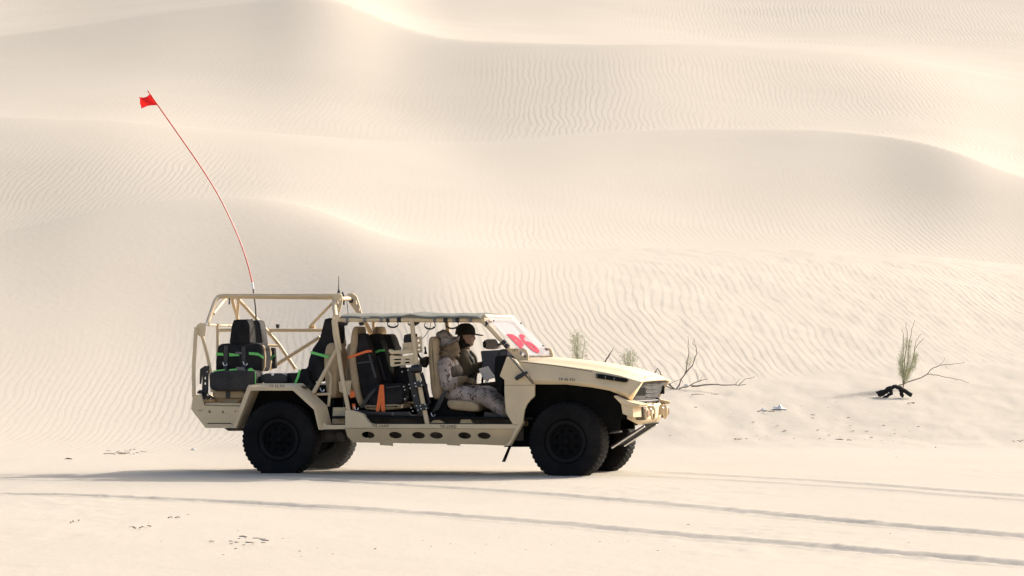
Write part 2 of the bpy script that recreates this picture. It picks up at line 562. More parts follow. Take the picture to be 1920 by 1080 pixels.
GAP1 = [(-400, 9), (400, 10.5), (560, 9.5), (820, 5), (1100, 6), (1920, 8), (2300, 8)]      # crest to hidden trough behind it
GAP2 = [(-400, 13), (1000, 12), (1500, 13), (1750, 9), (1920, 5), (2300, 5)]
GAP3 = [(-400, 14), (520, 16), (640, 13), (900, 6), (1300, 9), (2300, 9)]
def knots(u):
    """u: array of photograph columns -> arrays of distances and rows, one line per column."""
    fr, fd = ip(u, FOOT_ROW, 330), ip(u, FOOT_D, 380)
    flat = lambda d: HORIZON + H * F / d
    d0 = -1.5 * np.log(np.exp(-(fd - 1.2) / 1.5) + np.exp(-49.5 / 1.5))
    c1, d1, c2, d2, c3, d3, v3 = ip(u, C1), ip(u, D1, 120), ip(u, C2), ip(u, D2, 160), ip(u, C3, 90), ip(u, D3, 120), ip(u, V3)
    g1, g2, g3 = ip(u, GAP1, 140), ip(u, GAP2, 160), ip(u, GAP3, 140)
    ds = [d0 - 6, d0 - 3, d0, fd, d1, d1 + g1, d2, d2 + g2, d3, d3 + g3, d3 + 52, d3 + 125, d3 + 260, d3 + 700]
    rs = [flat(d0 - 6), flat(d0 - 3), flat(d0), fr, c1, c1 + 14, c2, c2 + 12, c3, c3 + 8, v3, v3 - 190, v3 - 150, v3 + 150]
    return np.stack(ds, 1), np.stack(rs, 1)

def column_z(u, d):
    kd, kr = knots(np.array([u], float))
    q = np.clip(d, kd[0, 0], kd[0, -1])
    row = pchip(kd[0], kr[0], q, SHARP)
    el = np.tan(PITCH + np.arctan((540 - row) / F))
    return np.where(d <= kd[0, 2], 0.0, H + d * el)

_perm = rng.random((256, 256))
def vnoise(x, y):
    xi, yi = np.floor(x).astype(int), np.floor(y).astype(int)
    fx, fy = x - xi, y - yi
    fx, fy = fx * fx * fx * (fx * (fx * 6 - 15) + 10), fy * fy * fy * (fy * (fy * 6 - 15) + 10)
    g = lambda a, b_: _perm[a % 256, b_ % 256]
    return (g(xi, yi) * (1 - fx) + g(xi + 1, yi) * fx) * (1 - fy) + (g(xi, yi + 1) * (1 - fx) + g(xi + 1, yi + 1) * fx) * fy
def fbm(x, y, o=3):
    a = 0; s = 1; n = 0
    for k in range(o):
        a = a + s * (vnoise(x * 2 ** k + 17.3 * k, y * 2 ** k + 5.1 * k) - 0.5); n += s; s *= 0.5
    return a / n * 2
def sstep(a, b_, x):
    t = np.clip((x - a) / (b_ - a), 0, 1)
    return t * t * (3 - 2 * t)

def ground_px(pts):
    out = []
    for (u, v) in pts:
        r = ray(u, v); s = -H / r.z
        out.append((r.x * s, r.y * s))
    return np.array(out)
# tyre tracks of earlier passes (deep) and of the wheels' own line ahead (shallow)
RUTS = [
    (ground_px([(-300, 921), (0, 925), (300, 936), (600, 951), (900, 969), (1200, 996), (1500, 1021), (1920, 1058), (2300, 1094)]), 0.028, 0.13, -20, 20),
    (ground_px([(330, 890), (560, 901), (800, 911), (1000, 925), (1200, 944), (1500, 970), (1920, 1005), (2300, 1040)]), 0.027, 0.14, -3.4, 20),
    (ground_px([(1060, 889), (1180, 892), (1400, 902), (1700, 923), (1920, 938), (2300, 966)]), 0.014, 0.12, 0.9, 20),
    (ground_px([(1130, 881), (1250, 886), (1400, 893), (1700, 914), (1920, 930), (2300, 957)]), 0.016, 0.12, 1.3, 20),
]
RUT_FIT = [(np.polyfit(p[:, 0], p[:, 1], 4), dp, hw, x0, x1) for (p, dp, hw, x0, x1) in RUTS]

def detail(x, y, d, z, u, inside):
    near = 1 - sstep(44, 56, d)
    und = 0.012 * fbm(x * 0.35, y * 0.22, 3) + 0.006 * fbm(x * 1.3 + 9, y * 0.7, 2)
    veh = np.exp(-(((x + 0.9) / 3.6) ** 4 + ((y - 41) / 2.2) ** 4))
    und = und * (1 - veh) - 0.004 * veh
    rough = sstep(0.0, 0.5, fbm(x * 0.5 + 31, y * 0.25 + 7, 2)) * 0.006 * fbm(x * 5, y * 3.2, 2)
    # gravelly slope to the right of the vehicle, between flat and dune
    slope = sstep(47, 52, d) * (1 - sstep(74, 84, d)) * sstep(1000, 1250, u)
    bumpy = slope * (0.026 * fbm(x * 0.9, y * 0.5, 3) + 0.012 * fbm(x * 3.1, y * 2.0, 2))
    dz = (und + rough * (1 - veh)) * near + bumpy
    for (cf, dp, hw, x0, x1) in RUT_FIT:
        yc = np.polyval(cf, x)
        sl = np.polyval(np.polyder(cf), x)
        ca = 1 / np.sqrt(1 + sl * sl)
        wob = 0.035 * fbm(x * 1.1 + dp * 900, x * 0 + hw * 70, 2) + 0.03 * fbm(x * 7, y * 7 + dp * 333, 2)
        s = (y - yc) * ca + wob
        on = sstep(x0, x0 + 0.7, x) * (1 - sstep(x1 - 0.7, x1, x)) * (d < 47)
        depth = dp * (0.95 + 0.25 * fbm(x * 0.5 + dp * 50, x * 0, 2))
        tread = 1 + 0.10 * fbm(x * 12, y * 12, 2)
        groove = -depth * (1 - sstep(hw - 0.09, hw + 0.06, np.abs(s))) * tread
        berm = 0.33 * depth * np.exp(-((np.abs(s) - hw - 0.10) / 0.07) ** 2) * (1 + 0.6 * fbm(x * 6, y * 6, 2))
        dz = dz + on * (groove + berm)
    # sand pressed up around the four tyres
    for (lx, ly) in ((0, -0.775), (0, 0.775), (3.43, -0.775), (3.43, 0.775)):
        q = VM @ Vector((lx, ly, 0))
        ex, ey = x - q.x, y - q.y
        cx_, sx_ = math.cos(-TH), math.sin(-TH)
        a1, a2 = ex * cx_ + ey * sx_, -ex * sx_ + ey * cx_
        dz = dz + 0.012 * np.exp(-((a1 / 0.40) ** 4 + (a2 / 0.26) ** 4)) * (1 + 0.5 * fbm(x * 7, y * 7, 2))
    # broad, low relief on the dunes
    far = sstep(52, 75, d)
    dz = dz + far * (0.16 * fbm(x * 0.045, y * 0.03 + 3, 2) + 0.02 * fbm(x * 0.16, y * 0.10, 2)) * sstep(0, 1, (d - 50) / 60)
    # scuffed footprints in two places on the dunes
    return dz

half = math.atan(960 / F) * 1.12
az_in = np.linspace(-half, half, 640)
n_out = 55
tt = np.linspace(0, 1, n_out + 1)[1:]
az_r = half + (math.pi - half) * tt ** 1.8
az = np.concatenate([-az_r[::-1], az_in, az_r])[1:]
rows = np.concatenate([np.geomspace(0.4, 22, 36)[:-1], np.linspace(22, 30, 150)[:-1], np.linspace(30, 46.5, 400)[:-1],
                       np.linspace(46.5, 80, 190)[:-1], np.linspace(80, 140, 150)[:-1], np.linspace(140, 290, 150)[:-1], np.geomspace(290, 1600, 40)])
nc, nr = len(az), len(rows)
U = 960 + F * np.tan(np.clip(az, -1.2, 1.2))
Uc = np.where(np.abs(az) < half, U, np.clip(U, -400, 2300))
KD, KR = knots(Uc)
Z = np.zeros((nc, nr)); FR = np.zeros((nc, nr)); DUNE = np.zeros((nc, nr))
for i in range(nc):
    q = np.clip(rows, KD[i, 0], KD[i, -1])
    rw = pchip(KD[i], KR[i], q, SHARP)
    el = np.tan(PITCH + np.arctan((540 - rw) / F))
    z = np.where(rows <= KD[i, 2], 0.0, H + rows * el)
    fade = 1 - sstep(0.9, 1.9, np.array(abs(az[i])))
    zend = H + KD[i, -1] * np.tan(PITCH + np.arctan((540 - KR[i, -1]) / F))
    z = np.where(rows > KD[i, -1], zend, z)
    Z[i] = z * fade
    k = KD[i]
    b = [k[3], k[5], k[7], k[9]]
    e = [k[4], k[6], k[8], k[11]]
    for n_, (s0, s1) in enumerate(zip(b, e)):
        inb = (rows >= s0)
        FR[i] = np.where(inb, np.clip((rows - s0) / (s1 - s0), 0, 1.0), FR[i])
        DUNE[i] = np.where(inb, n_ + 1, DUNE[i])
X = np.sin(az)[:, None] * rows[None, :]
Y = np.cos(az)[:, None] * rows[None, :]
UU = np.repeat(Uc[:, None], nr, 1); DD = np.repeat(rows[None, :], nc, 0)
Z = Z + detail(X, Y, DD, Z, UU, None)

# ripples: phase and height of the wind ripples, carried per vertex to the sand material
wx = X + 0.38 * fbm(X * 0.16, Y * 0.11, 2) + 0.10 * fbm(X * 0.9, Y * 0.35, 2)
LAM = {0: 0.2, 1: 0.14, 2: 0.16, 3: 0.21, 4: 0.28}
_xt = np.linspace(-60, 60, 4001)
_lt = np.where(_xt < -5, 0.11, np.where(_xt > 4, 0.155, 0.11 + 0.045 * (_xt + 5) / 9))
_gt = np.cumsum(0.14 / _lt) * (_xt[1] - _xt[0])
SLANT = {1: 0.035, 2: 0.02, 3: -0.03, 4: -0.03}
PH = np.zeros_like(X); AMP = np.zeros_like(X)
for n_ in (1, 2, 3, 4):
    mk = DUNE == n_
    sl = SLANT[n_]
    yc = Y - {1: 60, 2: 100, 3: 160, 4: 240}[n_]
    curl = {1: 0.0, 2: 0.005, 3: 0.003, 4: 0.0}[n_]
    if n_ == 1:
        yc = yc * (1 + np.clip(X - 3, 0, 6) * 0.12)
    xs = X if n_ != 1 else X
    ph = ((np.interp(wx, _xt, _gt) if n_ == 1 else wx) + sl * yc + curl * xs * yc) / LAM[n_]
    PH = np.where(mk, ph, PH)
    fr = FR
    top = 1 - sstep(0.45, 0.97, fr)
    if n_ == 1:
        right = sstep(600, 1050, UU)
        top = (1 - sstep(0.30 + 0.42 * right, 0.62 + 0.36 * right, fr)) * (0.7 + 0.45 * right)
        top = top * sstep(-0.01, 0.06, fr)
    elif n_ == 2:
        left = 1 - sstep(350, 620, UU)
        mid = 0.45 + 0.6 * sstep(820, 1000, UU) * (1 - sstep(0.3, 0.6, fr))
        top = top * np.maximum(left * 0.95, mid * 0.8)
    elif n_ == 3:
        right = sstep(760, 1080, UU)
        top = np.maximum(right * (1 - sstep(0.8, 1.0, fr)), 0.30 * top)
    else:
        top = 0.9 * sstep(0.25, 0.45, fr) * np.maximum(sstep(1050, 1400, UU), 1 - sstep(150, 420, UU))
    patch = 0.72 + 0.5 * fbm(X * 0.10 + 40, Y * 0.07, 2)
    AMP = np.where(mk, np.clip(top * patch, 0, 1.2) * LAM[n_] / 0.2, AMP)

me = bpy.data.meshes.new('sand_ground')
co = np.stack([X, Y, Z], 2).reshape(-1, 3).astype(np.float32)
ctr = len(co)
co = np.vstack([co, [[0, 0, 0]]]).astype(np.float32)
I, J = np.meshgrid(np.arange(nc), np.arange(nr - 1), indexing='ij')
a = (I * nr + J).ravel(); b = (I * nr + J + 1).ravel()
c = (((I + 1) % nc) * nr + J + 1).ravel(); dq = (((I + 1) % nc) * nr + J).ravel()
quads = np.stack([a, b, c, dq], 1)
tri = np.stack([np.full(nc, ctr), np.arange(nc) * nr, ((np.arange(nc) + 1) % nc) * nr], 1)
nq, ntr = len(quads), len(tri)
me.vertices.add(len(co)); me.vertices.foreach_set('co', co.ravel())
me.loops.add(nq * 4 + ntr * 3)
me.loops.foreach_set('vertex_index', np.concatenate([quads.ravel(), tri.ravel()]).astype(np.int32))
me.polygons.add(nq + ntr)
me.polygons.foreach_set('loop_start', np.concatenate([np.arange(nq) * 4, nq * 4 + np.arange(ntr) * 3]).astype(np.int32))
me.update(calc_edges=True)
me.validate()
for nm, arr in (('ripple_phase', PH), ('ripple_height', AMP)):
    at = me.attributes.new(nm, 'FLOAT', 'POINT')
    at.data.foreach_set('value', np.append(arr.ravel(), 0).astype(np.float32))
me.shade_smooth()
if me.polygons[0].normal.z < 0:
    me.flip_normals()

def sand():
    m, t, b = new_mat('pale_sand')
    N, L = t.nodes, t.links
    tc = N.new('ShaderNodeTexCoord')
    def noise(scale, detail=3, rough=0.5, vec=None, stretch=None):
        n = N.new('ShaderNodeTexNoise'); n.inputs['Scale'].default_value = scale
        n.inputs['Detail'].default_value = detail; n.inputs['Roughness'].default_value = rough
        v = tc.outputs['Object']
        if stretch:
            mp = N.new('ShaderNodeMapping'); mp.inputs['Scale'].default_value = stretch
            L.new(v, mp.inputs['Vector']); v = mp.outputs[0]
        L.new(v, n.inputs['Vector'])
        return n.outputs['Fac']
    def mth(op, a, b_=None, c=None):
        n = N.new('ShaderNodeMath'); n.operation = op
        for k, q in enumerate((a, b_, c)):
            if q is None: continue
            if isinstance(q, (int, float)): n.inputs[k].default_value = q
            else: L.new(q, n.inputs[k])
        return n.outputs[0]
    ph = N.new('ShaderNodeAttribute'); ph.attribute_name = 'ripple_phase'
    am = N.new('ShaderNodeAttribute'); am.attribute_name = 'ripple_height'
    # phase breaks into branching crests where the noise shifts it
    wob = mth('MULTIPLY', mth('SUBTRACT', noise(1.0, 3, 0.55, stretch=(1.2, 0.24, 0.24)), 0.5), 1.5)
    wob2 = mth('MULTIPLY', mth('SUBTRACT', noise(1.0, 2, 0.5, stretch=(4.2, 0.9, 0.9)), 0.5), 0.8)
    p = mth('ADD', mth('ADD', ph.outputs['Fac'], wob), wob2)
    fr = mth('FRACT', p)
    # gentle windward side, steeper lee side
    up = mth('DIVIDE', fr, 0.34)
    dn = mth('DIVIDE', mth('SUBTRACT', 1.0, fr), 0.66)
    tri_ = mth('SMOOTH_MIN', up, dn, 0.35)
    amp = mth('MULTIPLY', am.outputs['Fac'], mth('ADD', 0.35, mth('MULTIPLY', noise(0.5, 2, 0.5, stretch=(1, 0.6, 0.6)), 1.3)))
    hgt = mth('MULTIPLY', mth('MULTIPLY', tri_, amp), 0.0068)
    grain = mth('MULTIPLY', noise(55, 4, 0.6), 0.0022)
    lump = mth('MULTIPLY', noise(7, 3, 0.55, stretch=(1, 0.7, 1)), 0.006)
    tot = mth('ADD', mth('ADD', hgt, grain), lump)
    bp = N.new('ShaderNodeBump'); bp.inputs['Strength'].default_value = 1.0; bp.inputs['Distance'].default_value = 1.0
    L.new(tot, bp.inputs['Height']); L.new(bp.outputs['Normal'], b.inputs['Normal'])
    # colour: pale grains, slightly darker and redder coarse grains in patches
    r = N.new('ShaderNodeValToRGB')
    r.color_ramp.elements[0].position = 0.25; r.color_ramp.elements[0].color = (0.472, 0.421, 0.347, 1)
    r.color_ramp.elements[1].position = 0.75; r.color_ramp.elements[1].color = (0.542, 0.488, 0.409, 1)
    mixn = mth('ADD', mth('MULTIPLY', noise(0.12, 4, 0.6), 0.55), mth('MULTIPLY', noise(30, 5, 0.7), 0.45))
    L.new(mixn, r.inputs['Fac'])
    L.new(r.outputs['Color'], b.inputs['Base Color'])
    b.inputs['Roughness'].default_value = 0.95
    b.inputs['Specular IOR Level'].default_value = 0.15
    return m
M['sand'] = sand()
me.materials.append(M['sand'])
ground = bpy.data.objects.new('sand_ground', me)
COL.objects.link(ground)
tag(ground, 'pale rippled desert sand with dunes behind the flat', kind='structure')

def place(u, v, dmin=22.0):
    """Where the line of sight through a pixel first meets the sand."""
    d = np.linspace(dmin, 260, 6000)
    z = column_z(u, d)
    r = ray(u, v)
    hr = math.hypot(r.x, r.y)
    zr = H + d * r.z / hr
    k = int(np.argmax(z >= zr - 1e-6))
    dd = float(d[k]); a_ = math.atan2(r.x, r.y)
    x, y = math.sin(a_) * dd, math.cos(a_) * dd
    return Vector((x, y, float(z[k])))

# ------------------------------------------------------------------ the open utility vehicle
V = empty('utility_vehicle', VO, -TH)
tag(V, 'open tan desert utility vehicle with tube roll cage, driving to the right', 'vehicle')

YN, YF = -0.90, 0.90          # near and far body sides
def part(name, mb, m, parent=V, bevel=0.0, **k):
    return mb.build(name, m, parent, bevel, **k)
def poly(px, y):
    return [P(u, v, y) for (u, v) in px]
def slab(name, px, y0, y1, m, parent=V, bevel=0.006, **k):
    """Outline given in photograph pixels on the plane y0, carried on to the plane y1."""
    return part(name, MB().prism(poly(px, y0), (0, y1 - y0, 0)), m, parent, bevel, **k)
def tube(name, pts, r, m=None, parent=V, rad=0.06, n=12):
    """pts: (u, v, y) triples."""
    q = rounded([P(*p) for p in pts], rad) if len(pts) > 2 else [P(*p) for p in pts]
    return part(name, MB().tube(q, r, n), m or M['tube'], parent)

def far_slab(name, px, y0, th, m, parent=V, bevel=0.004):
    """The same outline as on the near side, mirrored to the far side."""
    A = [Vector((p.x, -p.y, p.z)) for p in poly(px, y0)]
    return part(name, MB().prism(A, (0, -th, 0)), m, parent, bevel)
# --- wheels
WR, WZ = 0.448, 0.398
def tyre_mesh():
    n, prof = 336, []
    W = 0.145
    # section from inner bead over the tread to the outer bead: (radius, offset)
    sec = [(0.245, -0.100), (0.262, -0.128), (0.300, -0.146), (0.350, -0.152), (0.390, -0.150), (0.412, -0.146), (0.424, -0.142), (0.436, -0.134), (0.4425, -0.122),
           (0.4455, -0.095), (0.447, -0.060), (0.4478, -0.025), (0.4478, 0.025), (0.447, 0.060), (0.4455, 0.095), (0.4425, 0.122), (0.436, 0.134), (0.424, 0.142), (0.412, 0.146), (0.390, 0.150), (0.350, 0.152), (0.300, 0.146), (0.262, 0.128), (0.245, 0.100)]
    mb = MB()
    vs, fs = [], []
    k = len(sec)
    for i, (r, h) in enumerate(sec):
        for j in range(n):
            a = 2 * math.pi * j / n
            rr, hh = r, h
            ah = abs(h)
            if r > 0.40:
                ph = (j / n * 48 + (0.5 if h > 0 else 0)) % 1.0
                if r > 0.43 and ah > 0.08:                       # shoulder blocks
                    if ph < 0.34: rr -= 0.010
                elif r > 0.43:                                    # centre blocks, staggered
                    ph2 = (j / n * 48 + (0.25 if h > 0 else 0.75) + h * 4) % 1.0
                    if ph2 < 0.25: rr -= 0.007
                else:                                             # side biters
                    if ph < 0.34: hh *= 0.97
            z = rr * math.cos(a)
            if z < -WZ + 0.001:
                z = -WZ + 0.001
                hh *= 1.05
            elif z < -WZ + 0.10 and r > 0.30:
                hh *= 1 + 0.05 * (1 - (z + WZ) / 0.10)
            vs.append((rr * math.sin(a), hh, z))
    for i in range(k - 1):
        for j in range(n):
            fs.append((i * n + j, i * n + (j + 1) % n, (i + 1) * n + (j + 1) % n, (i + 1) * n + j))
    mb.add(vs, fs)
    me = mb.mesh('tyre', M['rubber'], True, 28)
    return me
TYRE = tyre_mesh()
def rim_mesh(out):
    """Rim disc with eight openings; out = -1 when the outer face looks towards -y."""
    holes = [circle2(0.128 * math.cos(a), 0.128 * math.sin(a), 0.020, 0.027, 12, a) for a in [2 * math.pi * (k + 0.5) / 8 for k in range(8)]]
    mb = plate_mesh(circle2(0, 0, 0.186, n=48), holes, lambda x, z: (x, out * 0.075, z), (0, -out * 0.02, 0))
    return mb.mesh('rim_disc', M['rim'])
def barrel_mesh(out):
    return MB().lathe([(0.186, 0.09 * out), (0.200, 0.10 * out), (0.243, 0.112 * out), (0.250, 0.10 * out), (0.246, -0.10 * out), (0.225, -0.10 * out), (0.215, 0.0), (0.183, 0.055 * out)], (0, 0, 0), (0, 1, 0), 48, closed=True).mesh('rim_barrel', M['rim'])
def ring_mesh(out):
    return MB().lathe([(0.196, 0.104 * out), (0.203, 0.118 * out), (0.238, 0.126 * out), (0.247, 0.116 * out), (0.240, 0.108 * out)], (0, 0, 0), (0, 1, 0), 48, closed=True).mesh('bead_ring', M['ring'])
def hub_mesh(out):
    return MB().lathe([(0.062, 0.055 * out), (0.062, 0.083 * out), (0.045, 0.092 * out), (0.036, 0.118 * out), (0.02, 0.122 * out)], (0, 0, 0), (0, 1, 0), 24).mesh('hub_cap', M['rim'])
def nut_mesh(out):
    return MB().lathe([(0.011, 0.07 * out), (0.011, 0.094 * out), (0.007, 0.100 * out)], (0, 0, 0), (0, 1, 0), 6).mesh('wheel_nut', M['ring'])
def drum_mesh(out):
    return MB().lathe([(0.165, 0.035 * out), (0.165, -0.02 * out), (0.05, -0.06 * out)], (0, 0, 0), (0, 1, 0), 28).mesh('brake_drum', M['dark'])
WM = {o: (rim_mesh(o), barrel_mesh(o), ring_mesh(o), hub_mesh(o), nut_mesh(o), drum_mesh(o)) for o in (-1, 1)}
AX_F = 3.43
for (x, side, steer) in ((0, -1, 0), (0, 1, 0), (AX_F, -1, -7), (AX_F, 1, -6.5)):
    rim, bar, ring, hub, nut, drum = WM[side]
    wheel = bpy.data.objects.new('wheel', rim)
    COL.objects.link(wheel); wheel.parent = V
    wheel.location = (x, side * 0.775, WZ)
    wheel.rotation_euler = (0, 0, math.radians(steer))
    for nm, dat in (('tyre', TYRE), ('rim_barrel', bar), ('bead_ring', ring), ('hub_cap', hub), ('brake_drum', drum)):
        o = bpy.data.objects.new(nm, dat); COL.objects.link(o); o.parent = wheel
    for k in range(6):
        a = 2 * math.pi * (k + 0.5) / 6
        o = bpy.data.objects.new('wheel_nut', nut); COL.objects.link(o); o.parent = wheel
        o.location = (0.078 * math.cos(a), 0, 0.078 * math.sin(a))

# --- chassis, axles, floor and dark underbody
part('chassis_rail', MB().box((1.65, -0.42, 0.58), (4.6, 0.09, 0.14)), M['dark'], bevel=0.01)
part('chassis_rail', MB().box((1.65, 0.42, 0.58), (4.6, 0.09, 0.14)), M['dark'], bevel=0.01)
part('rear_axle', MB().lathe([(0.04, -0.70), (0.045, -0.2), (0.13, -0.12), (0.15, 0.0), (0.13, 0.12), (0.045, 0.2), (0.04, 0.70)], (0, 0, WZ), (0, 1, 0), 20), M['dark'])
part('front_axle', MB().lathe([(0.03, -0.70), (0.035, -0.2), (0.10, -0.10), (0.11, 0.0), (0.10, 0.10), (0.035, 0.2), (0.03, 0.70)], (AX_F, 0, WZ), (0, 1, 0), 20), M['dark'])
part('floor_pan', MB().box((1.82, 0, 0.655), (2.4, 1.66, 0.03)), M['dark'], bevel=0.004)
part('engine_bay_liner', MB().box((3.45, 0, 0.86), (1.05, 1.02, 0.44)), M['dark'], bevel=0.02)
part('firewall', MB().box((2.83, 0, 0.90), (0.05, 1.60, 0.48)), M['dark'], bevel=0.004)
part('front_wheel_well', MB().box((3.42, -0.52, 0.80), (1.10, 0.03, 0.50)), M['dark'], bevel=0.004)
part('front_wheel_well', MB().box((3.42, 0.52, 0.80), (1.10, 0.03, 0.50)), M['dark'], bevel=0.004)
part('rear_wheel_well', MB().box((0.02, -0.56, 0.80), (1.10, 0.03, 0.46)), M['dark'], bevel=0.004)
part('rear_wheel_well', MB().box((0.02, 0.56, 0.80), (1.10, 0.03, 0.46)), M['dark'], bevel=0.004)
part('rear_deck', MB().box((0.0, 0, 1.005), (0.62, 1.62, 0.03)), M['dirty'], bevel=0.004)
part('rear_floor', MB().box((-0.70, 0.0, 0.80), (0.46, 1.62, 0.03)), M['paint'], bevel=0.004)
part('fuel_tank', MB().box((0.95, 0.15, 0.52), (0.95, 0.60, 0.24)), M['dark'], bevel=0.04)
part('skid_panel', MB().box((1.75, 0, 0.385), (1.5, 1.0, 0.02)), M['dark'])
for y in (-0.5, 0.5):
    part('shock_absorber', MB().tube([Vector((0.20, y, 0.42)), Vector((0.36, y * 0.9, 0.92))], 0.032, 12), M['dirty'])
    part('shock_absorber', MB().tube([Vector((3.30, y, 0.40)), Vector((3.38, y * 0.9, 0.95))], 0.036, 12), M['dirty'])
part('exhaust_can', MB().lathe([(0.03, -0.30), (0.075, -0.26), (0.075, 0.20), (0.03, 0.24)], P(628, 816, -0.45), (1, 0, 0.05), 18), M['dirty'])
part('mount_disc', MB().lathe([(0.055, 0), (0.055, 0.05)], P(637, 818, -0.62), (0, 1, 0), 22), M['dirty'], bevel=0.008)
part('tie_rod', MB().tube([P(1143, 812, -0.3), P(1165, 809, 0.1)], 0.012, 10), M['chrome'])

# --- rear body
quarter = plate_mesh([(358, 767), (362, 741), (376, 739), (383, 761), (450, 762), (437, 802), (385, 802), (367, 779)],
                     [circle2(393, 772, 2.4, n=14), circle2(418, 772.5, 2.4, n=14), circle2(442, 772, 2.4, n=14),
                      circle2(373.3, 770, 1.0, 2.2, 10), circle2(377.6, 770, 1.0, 2.2, 10),
                      [(388, 793), (434, 793), (433.6, 794.6), (388.4, 794.6)]],
                     lambda u, v: P(u, v, YN + 0.03), (0, 0.02, 0))
part('quarter_panel', quarter, M['paint'], bevel=0.002)
far_slab('quarter_panel', [(358, 767), (362, 741), (383, 761), (450, 762), (437, 802), (385, 802), (367, 779)], YN + 0.03, 0.02, M['paint'], bevel=0.002)
part('rear_bumper', MB().prism(poly([(358, 767), (362, 741), (374, 740), (378, 762), (371, 779), (367, 779)], YN + 0.052), (0, 1.70, 0)), M['paint'], bevel=0.01)
slab('slit_blackout', [(384, 800), (437, 800), (440, 790), (384, 790)], YN + 0.10, YN + 0.12, M['dark'], bevel=0)  # added black sheet: stops bright sand showing through the quarter panel slit
slab('gap_blackout', [(955, 800), (1000, 790), (1000, 838), (945, 838)], -0.45, -0.43, M['dark'], bevel=0)  # added black sheet: darkens the gap between sill end and front tyre
slab('bumper_foot', [(385, 802.5), (437, 802.5), (434, 795.5), (386, 795.5)], YN + 0.01, YN + 0.028, M['paint'], bevel=0.002)
slab('tow_bracket', [(420, 803), (453, 803), (453, 808), (428, 808)], -0.6, 0.6, M['dirty'], bevel=0.004)
slab('tail_lamp', [(368, 775), (372, 777), (371, 782), (367.5, 780)], YN + 0.04, YN + 0.12, M['plastic'], bevel=0.003)
slab('inner_panel', [(384, 764), (452, 764), (456, 740), (384, 740)], YN + 0.62, YN + 0.64, M['paint'], bevel=0.002)

def fender(name, outer, inner, y_out, depth, inset):
    """Bent flare: a flat front band facing out and a bevelled shelf running inwards."""
    n = len(outer)
    A = [P(u, v, y_out) for (u, v) in outer]
    Bq = [P(u, v, y_out) for (u, v) in inner]
    s = 1 if y_out < 0 else -1
    A2 = [p + Vector((0, s * depth, 0)) for p in A]
    B2 = [p + Vector((0, s * depth, 0)) for p in Bq]
    fs = []
    for i in range(n - 1):
        fs += [(i, i + 1, n + i + 1, n + i), (2 * n + i, 3 * n + i, 3 * n + i + 1, 2 * n + i + 1),
               (i, 2 * n + i, 2 * n + i + 1, i + 1), (n + i, n + i + 1, 3 * n + i + 1, 3 * n + i)]
    for e in (0, n - 1):
        fs.append((e, n + e, 3 * n + e, 2 * n + e))
    return part(name, MB().add(A + Bq + A2 + B2, fs), M['paint'], bevel=0.006)
RF_O = [(443, 803.5), (467, 721), (568, 721), (600, 752), (610, 806)]
RF_I = [(437, 803.5), (470, 732), (549, 732), (588, 768), (597, 806)]
# front face of the flare, then its sloping top
fender('wheel_flare', [(434, 803), (463.5, 725.5), (551.5, 725.5), (592, 764.5), (602, 806)], [(442.5, 803), (470, 732.5), (549, 732.5), (588, 768), (597, 806)], YN - 0.02, 0.34, 0)
def skin(name, near, far, m, th=(0, 0, -0.012)):
    n = len(near)
    A = near + far
    fs = [(i, i + 1, n + i + 1, n + i) for i in range(n - 1)]
    th = Vector(th)
    B2 = [p + th for p in A]
    k = len(A)
    allf = fs + [tuple(i + k for i in reversed(f)) for f in fs]
    rim = list(range(n)) + list(range(2 * n - 1, n - 1, -1))
    for i in range(len(rim)):
        a_, b_ = rim[i], rim[(i + 1) % len(rim)]
        allf.append((a_, b_, b_ + k, a_ + k))
    return part(name, MB().add(A + B2, allf), m, bevel=0.003)
skin('flare_top', poly([(464, 725), (551.5, 725), (592.5, 764), (602.5, 805)], YN - 0.018), poly([(468.5, 718.5), (568, 718.5), (613, 760), (622, 797)], YN + 0.18), M['paint'])
far_slab('wheel_flare', [(434, 803), (463.5, 725.5), (551.5, 725.5), (592, 764.5), (602, 806), (597, 806), (588, 768), (549, 732.5), (470, 732.5), (442.5, 803)], YN - 0.02, 0.34, M['paint'], bevel=0.004)
slab('flare_step', [(600, 805.5), (647, 804.5), (647, 797), (612, 797), (607, 792)], YN + 0.0, YN + 0.14, M['paint'], bevel=0.004)
text_mesh('stencil_text', 'TP 42 PSI', 0.029, P(519, 725.2, YN - 0.024) + Vector((0, 0, -0.006)), (1, 0, 0), (0, 0, 1), M['ink'], V, spacing=1.15, bold=0.0004)
slab('step_box', [(622, 795), (647, 795), (647, 764), (624, 764)], YN + 0.25, YN + 0.40, M['paint'], bevel=0.006)
slab('frame_block', [(636, 735), (648, 738), (656, 742), (660, 713), (634, 715)], -0.60, -0.55, M['paint'], bevel=0.004)

# --- sill with lightening holes
sill_top = part('sill', MB().prism([P(u, v, YN) for (u, v) in [(647, 769), (656, 769), (668, 772), (680, 776), (692, 793), (700, 795.3), (961, 795.6), (971, 797.5), (969, 804.3), (647, 802.5)]], (0, 0.10, 0)), M['paint'], bevel=0.004)
ov = [690, 741, 784.5, 818, 871, 907.5]
def sill_map(u, v):
    t = max(0.0, (v - 803.0) / 30.0)
    return P(u, v, YN + 0.004 + 0.11 * t)
lower = plate_mesh([(647, 803), (968, 804.8), (964, 826), (956, 836), (930, 835), (900, 833.5), (662, 829.5), (651, 818)],
                   [circle2(u, 815.5 + 0.006 * (u - 690), 12.3, 6.2, 20, 0.10) for u in ov], sill_map, (0, 0.02, 0.0))
part('sill_lower', lower, M['paint'])
part('sill_inner', MB().box((1.95, YN + 0.22, 0.52), (1.85, 0.02, 0.24)), M['dirty'])
